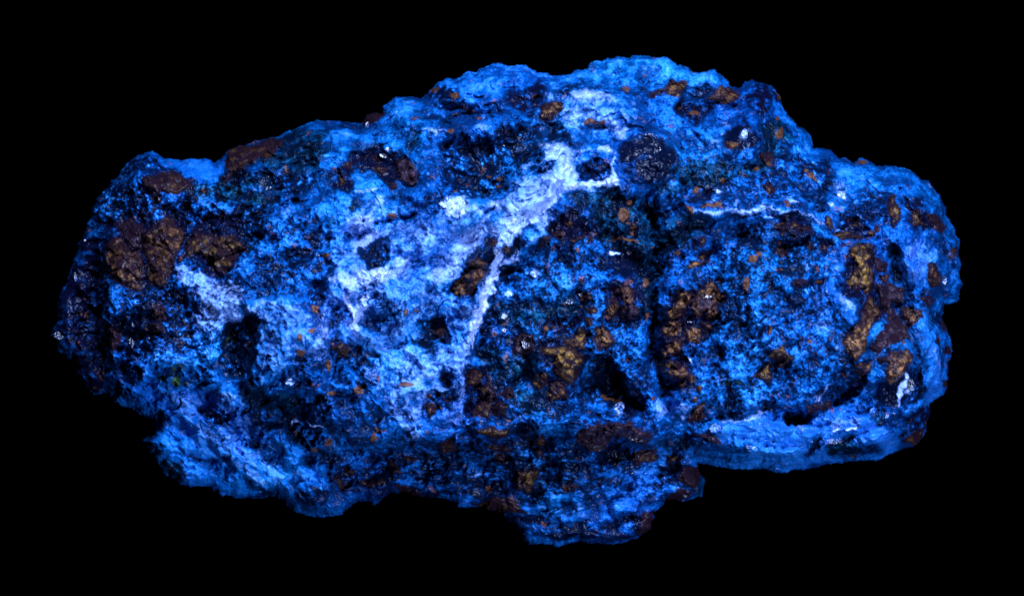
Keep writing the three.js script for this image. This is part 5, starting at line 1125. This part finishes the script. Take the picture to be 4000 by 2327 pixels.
for (let j = 0; j < NV - 1; j++) for (let i = 0; i < NX - 1; i++) {
  const q = [j * NX + i, j * NX + i + 1, (j + 1) * NX + i + 1, (j + 1) * NX + i];
  const inside = q.map((n) => SD[n] > 0), count = inside.filter(Boolean).length;
  if (!count) continue;
  if (count === 4) {
    const [a, b, c, d] = q.map(nodeVertex);
    if ((i + j) & 1) tri.push(a, b, c, a, c, d); else tri.push(a, b, d, b, c, d);
    continue;
  }
  const ring = [];
  for (let k = 0; k < 4; k++) { const a = q[k], b = q[(k + 1) % 4]; if (inside[k]) ring.push(nodeVertex(a)); if (inside[k] !== inside[(k + 1) % 4]) ring.push(cutVertex(a, b)); }
  for (let k = 2; k < ring.length; k++) tri.push(ring[0], ring[k - 1], ring[k]);
}
const NVERT = vpart.length;
const P = new Float32Array(NVERT * 3), NRM = new Float32Array(NVERT * 3);
for (let k = 0; k < NVERT; k++) { P[k * 3] = pos[k * 3] * MM; P[k * 3 + 1] = (pos[k * 3 + 1] + SEAT) * MM; P[k * 3 + 2] = -pos[k * 3 + 2] * MM; }
for (let k = 0; k < tri.length; k += 3) {
  const a = tri[k] * 3, b = tri[k + 1] * 3, c = tri[k + 2] * 3;
  const ux = P[b] - P[a], uy = P[b + 1] - P[a + 1], uz = P[b + 2] - P[a + 2], wx = P[c] - P[a], wy = P[c + 1] - P[a + 1], wz = P[c + 2] - P[a + 2];
  const nx = (uy * wz - uz * wy) * 1e8, ny = (uz * wx - ux * wz) * 1e8, nz = (ux * wy - uy * wx) * 1e8;
  for (const q of [a, b, c]) { NRM[q] += nx; NRM[q + 1] += ny; NRM[q + 2] += nz; }
}
for (let k = 0; k < NVERT; k++) { const l = Math.hypot(NRM[k * 3], NRM[k * 3 + 1], NRM[k * 3 + 2]) || 1; NRM[k * 3] /= l; NRM[k * 3 + 1] /= l; NRM[k * 3 + 2] /= l; }

// ---------------------------------------------------------------- materials
const material = {
  body: new THREE.MeshPhysicalMaterial({ name: 'granular crust', vertexColors: true, roughness: 0.33, specularIntensity: 0.3 }),
  pale: new THREE.MeshPhysicalMaterial({ name: 'pale crystals', vertexColors: true, roughness: 0.32, specularIntensity: 0.6 }),
  crust: new THREE.MeshPhysicalMaterial({ name: 'waxy brown crust', vertexColors: true, roughness: 0.34, specularIntensity: 0.35 }),
  glass: new THREE.MeshPhysicalMaterial({ name: 'dark glassy mineral', vertexColors: true, roughness: 0.34, specularIntensity: 0.4 }),
  crystal: new THREE.MeshPhysicalMaterial({ name: 'bright crystal faces', vertexColors: true, roughness: 0.32, specularIntensity: 1, ior: 1.8 }),
};

// ---------------------------------------------------------------- the specimen and its parts
const specimen = new THREE.Group();
specimen.name = 'mineral_specimen';
specimen.userData = { label: 'knobbly mineral specimen with bright blue crust, pale veins and brown patches on black cloth', category: 'rock' };
scene.add(specimen);
const LABEL = { brown_crust: 'waxy brown knobbly crust patch', purple_crust: 'dull purple-brown crust patch', glassy_nodule: 'dark glassy rounded mineral nodule', pale_vein: 'pale lavender-white mineral vein',
  pale_crust_and_glint: 'pale lavender-white granular crust patch, some of it painted white glint', crystal_cluster: 'cluster of glinting crystal faces', rust_spot: 'small orange-brown rusty grain', lilac_nodule: 'smooth bright blue rounded crust', underside: 'blue and black underside of the stone' };
const buckets = parts.map(() => []);
for (let k = 0; k < tri.length; k += 3) {
  const a = vpart[tri[k]], b = vpart[tri[k + 1]], c = vpart[tri[k + 2]];
  buckets[b === c ? b : a].push(tri[k], tri[k + 1], tri[k + 2]);
}
for (let p = 1; p < parts.length; p++) if (parts[p].material !== 'crystal' && buckets[p].length < 180) { for (const t of buckets[p]) buckets[0].push(t); buckets[p] = []; }
parts.forEach((part, p) => {
  const T = buckets[p];
  if (!T.length) return;
  const map = new Map(), order = [], index = new Uint32Array(T.length);
  for (let k = 0; k < T.length; k++) { let m = map.get(T[k]); if (m === undefined) { m = order.length; map.set(T[k], m); order.push(T[k]); } index[k] = m; }
  const a = new Float32Array(order.length * 3), b = new Float32Array(order.length * 3), c = new Float32Array(order.length * 3);
  order.forEach((s, m) => { for (let e = 0; e < 3; e++) { a[m * 3 + e] = P[s * 3 + e]; b[m * 3 + e] = NRM[s * 3 + e]; c[m * 3 + e] = col[s * 3 + e]; } });
  const g = new THREE.BufferGeometry();
  g.setAttribute('position', new THREE.BufferAttribute(a, 3)); g.setAttribute('normal', new THREE.BufferAttribute(b, 3)); g.setAttribute('color', new THREE.BufferAttribute(c, 3));
  g.setIndex(new THREE.BufferAttribute(index, 1));
  const mesh = new THREE.Mesh(g, material[part.material]);
  mesh.name = part.name; if (LABEL[part.name]) mesh.userData.label = LABEL[part.name]; mesh.castShadow = mesh.receiveShadow = true;
  specimen.add(mesh);
});
// underside: a coarser shell that closes the stone from below and rests on the cloth
{ const S = 5, up = [], uc = [], ut = [], id = new Map();
  const under = (i, j) => {
    const n = j * NX + i; if (id.has(n)) return id.get(n);
    const x = px(i), v = pv(j), d = SD[n] - 0.35, t = Math.min(1, Math.max(0, d) / 12);
    const y = Math.max(0.02, SEAT + 0.8 - (SEAT + 1.5) * Math.sqrt(1 - (1 - t) * (1 - t)) + step(0, 3, d) * (1.5 * noise(x * 0.2, v * 0.2, 201) + 0.8 * noise(x * 0.6, v * 0.6, 203)));
    const f = clamp(0.3 + 0.8 * noise(x * 0.5, v * 0.5, 211) + 0.4 * noise(x * 1.6, v * 1.6, 213)); ramp(f, c3);
    const k = uc.length / 3; up.push(x * MM, y * MM, -v * MM); uc.push(...c3); id.set(n, k); return k;
  };
  for (let j = 0; j + S < NV; j += S) for (let i = 0; i + S < NX; i += S) {
    if ([[0, 0], [S, 0], [S, S], [0, S]].some(([a, b]) => SD[(j + b) * NX + i + a] < 0.35)) continue;
    const a = under(i, j), b = under(i + S, j), c = under(i + S, j + S), d = under(i, j + S);
    ut.push(a, c, b, a, d, c);
  }
  const g = new THREE.BufferGeometry();
  g.setAttribute('position', new THREE.Float32BufferAttribute(up, 3)); g.setAttribute('color', new THREE.Float32BufferAttribute(uc, 3)); g.setIndex(ut); g.computeVertexNormals();
  const m = new THREE.Mesh(g, material.body); m.name = 'underside'; m.castShadow = m.receiveShadow = true; specimen.add(m); }

// ---------------------------------------------------------------- the black cloth it lies on
{ const g = new THREE.PlaneGeometry(0.9, 0.7, 90, 70); g.rotateX(-Math.PI / 2);
  const a = g.attributes.position;
  for (let i = 0; i < a.count; i++) a.setY(i, -0.0012 + 0.0010 * noise(a.getX(i) * 14, a.getZ(i) * 14, 5));
  g.computeVertexNormals();
  const m = new THREE.Mesh(g, new THREE.MeshPhysicalMaterial({ name: 'black velvet', color: new THREE.Color(0.00003, 0.00003, 0.00003), roughness: 1, specularIntensity: 0 }));
  m.name = 'ground'; m.receiveShadow = true; m.castShadow = true;
  m.userData = { kind: 'structure', label: 'plain black cloth under the stone', category: 'cloth' };
  scene.add(m); }

console.log('parts', specimen.children.length, 'triangles', tri.length / 3);
renderer.render(scene, camera);
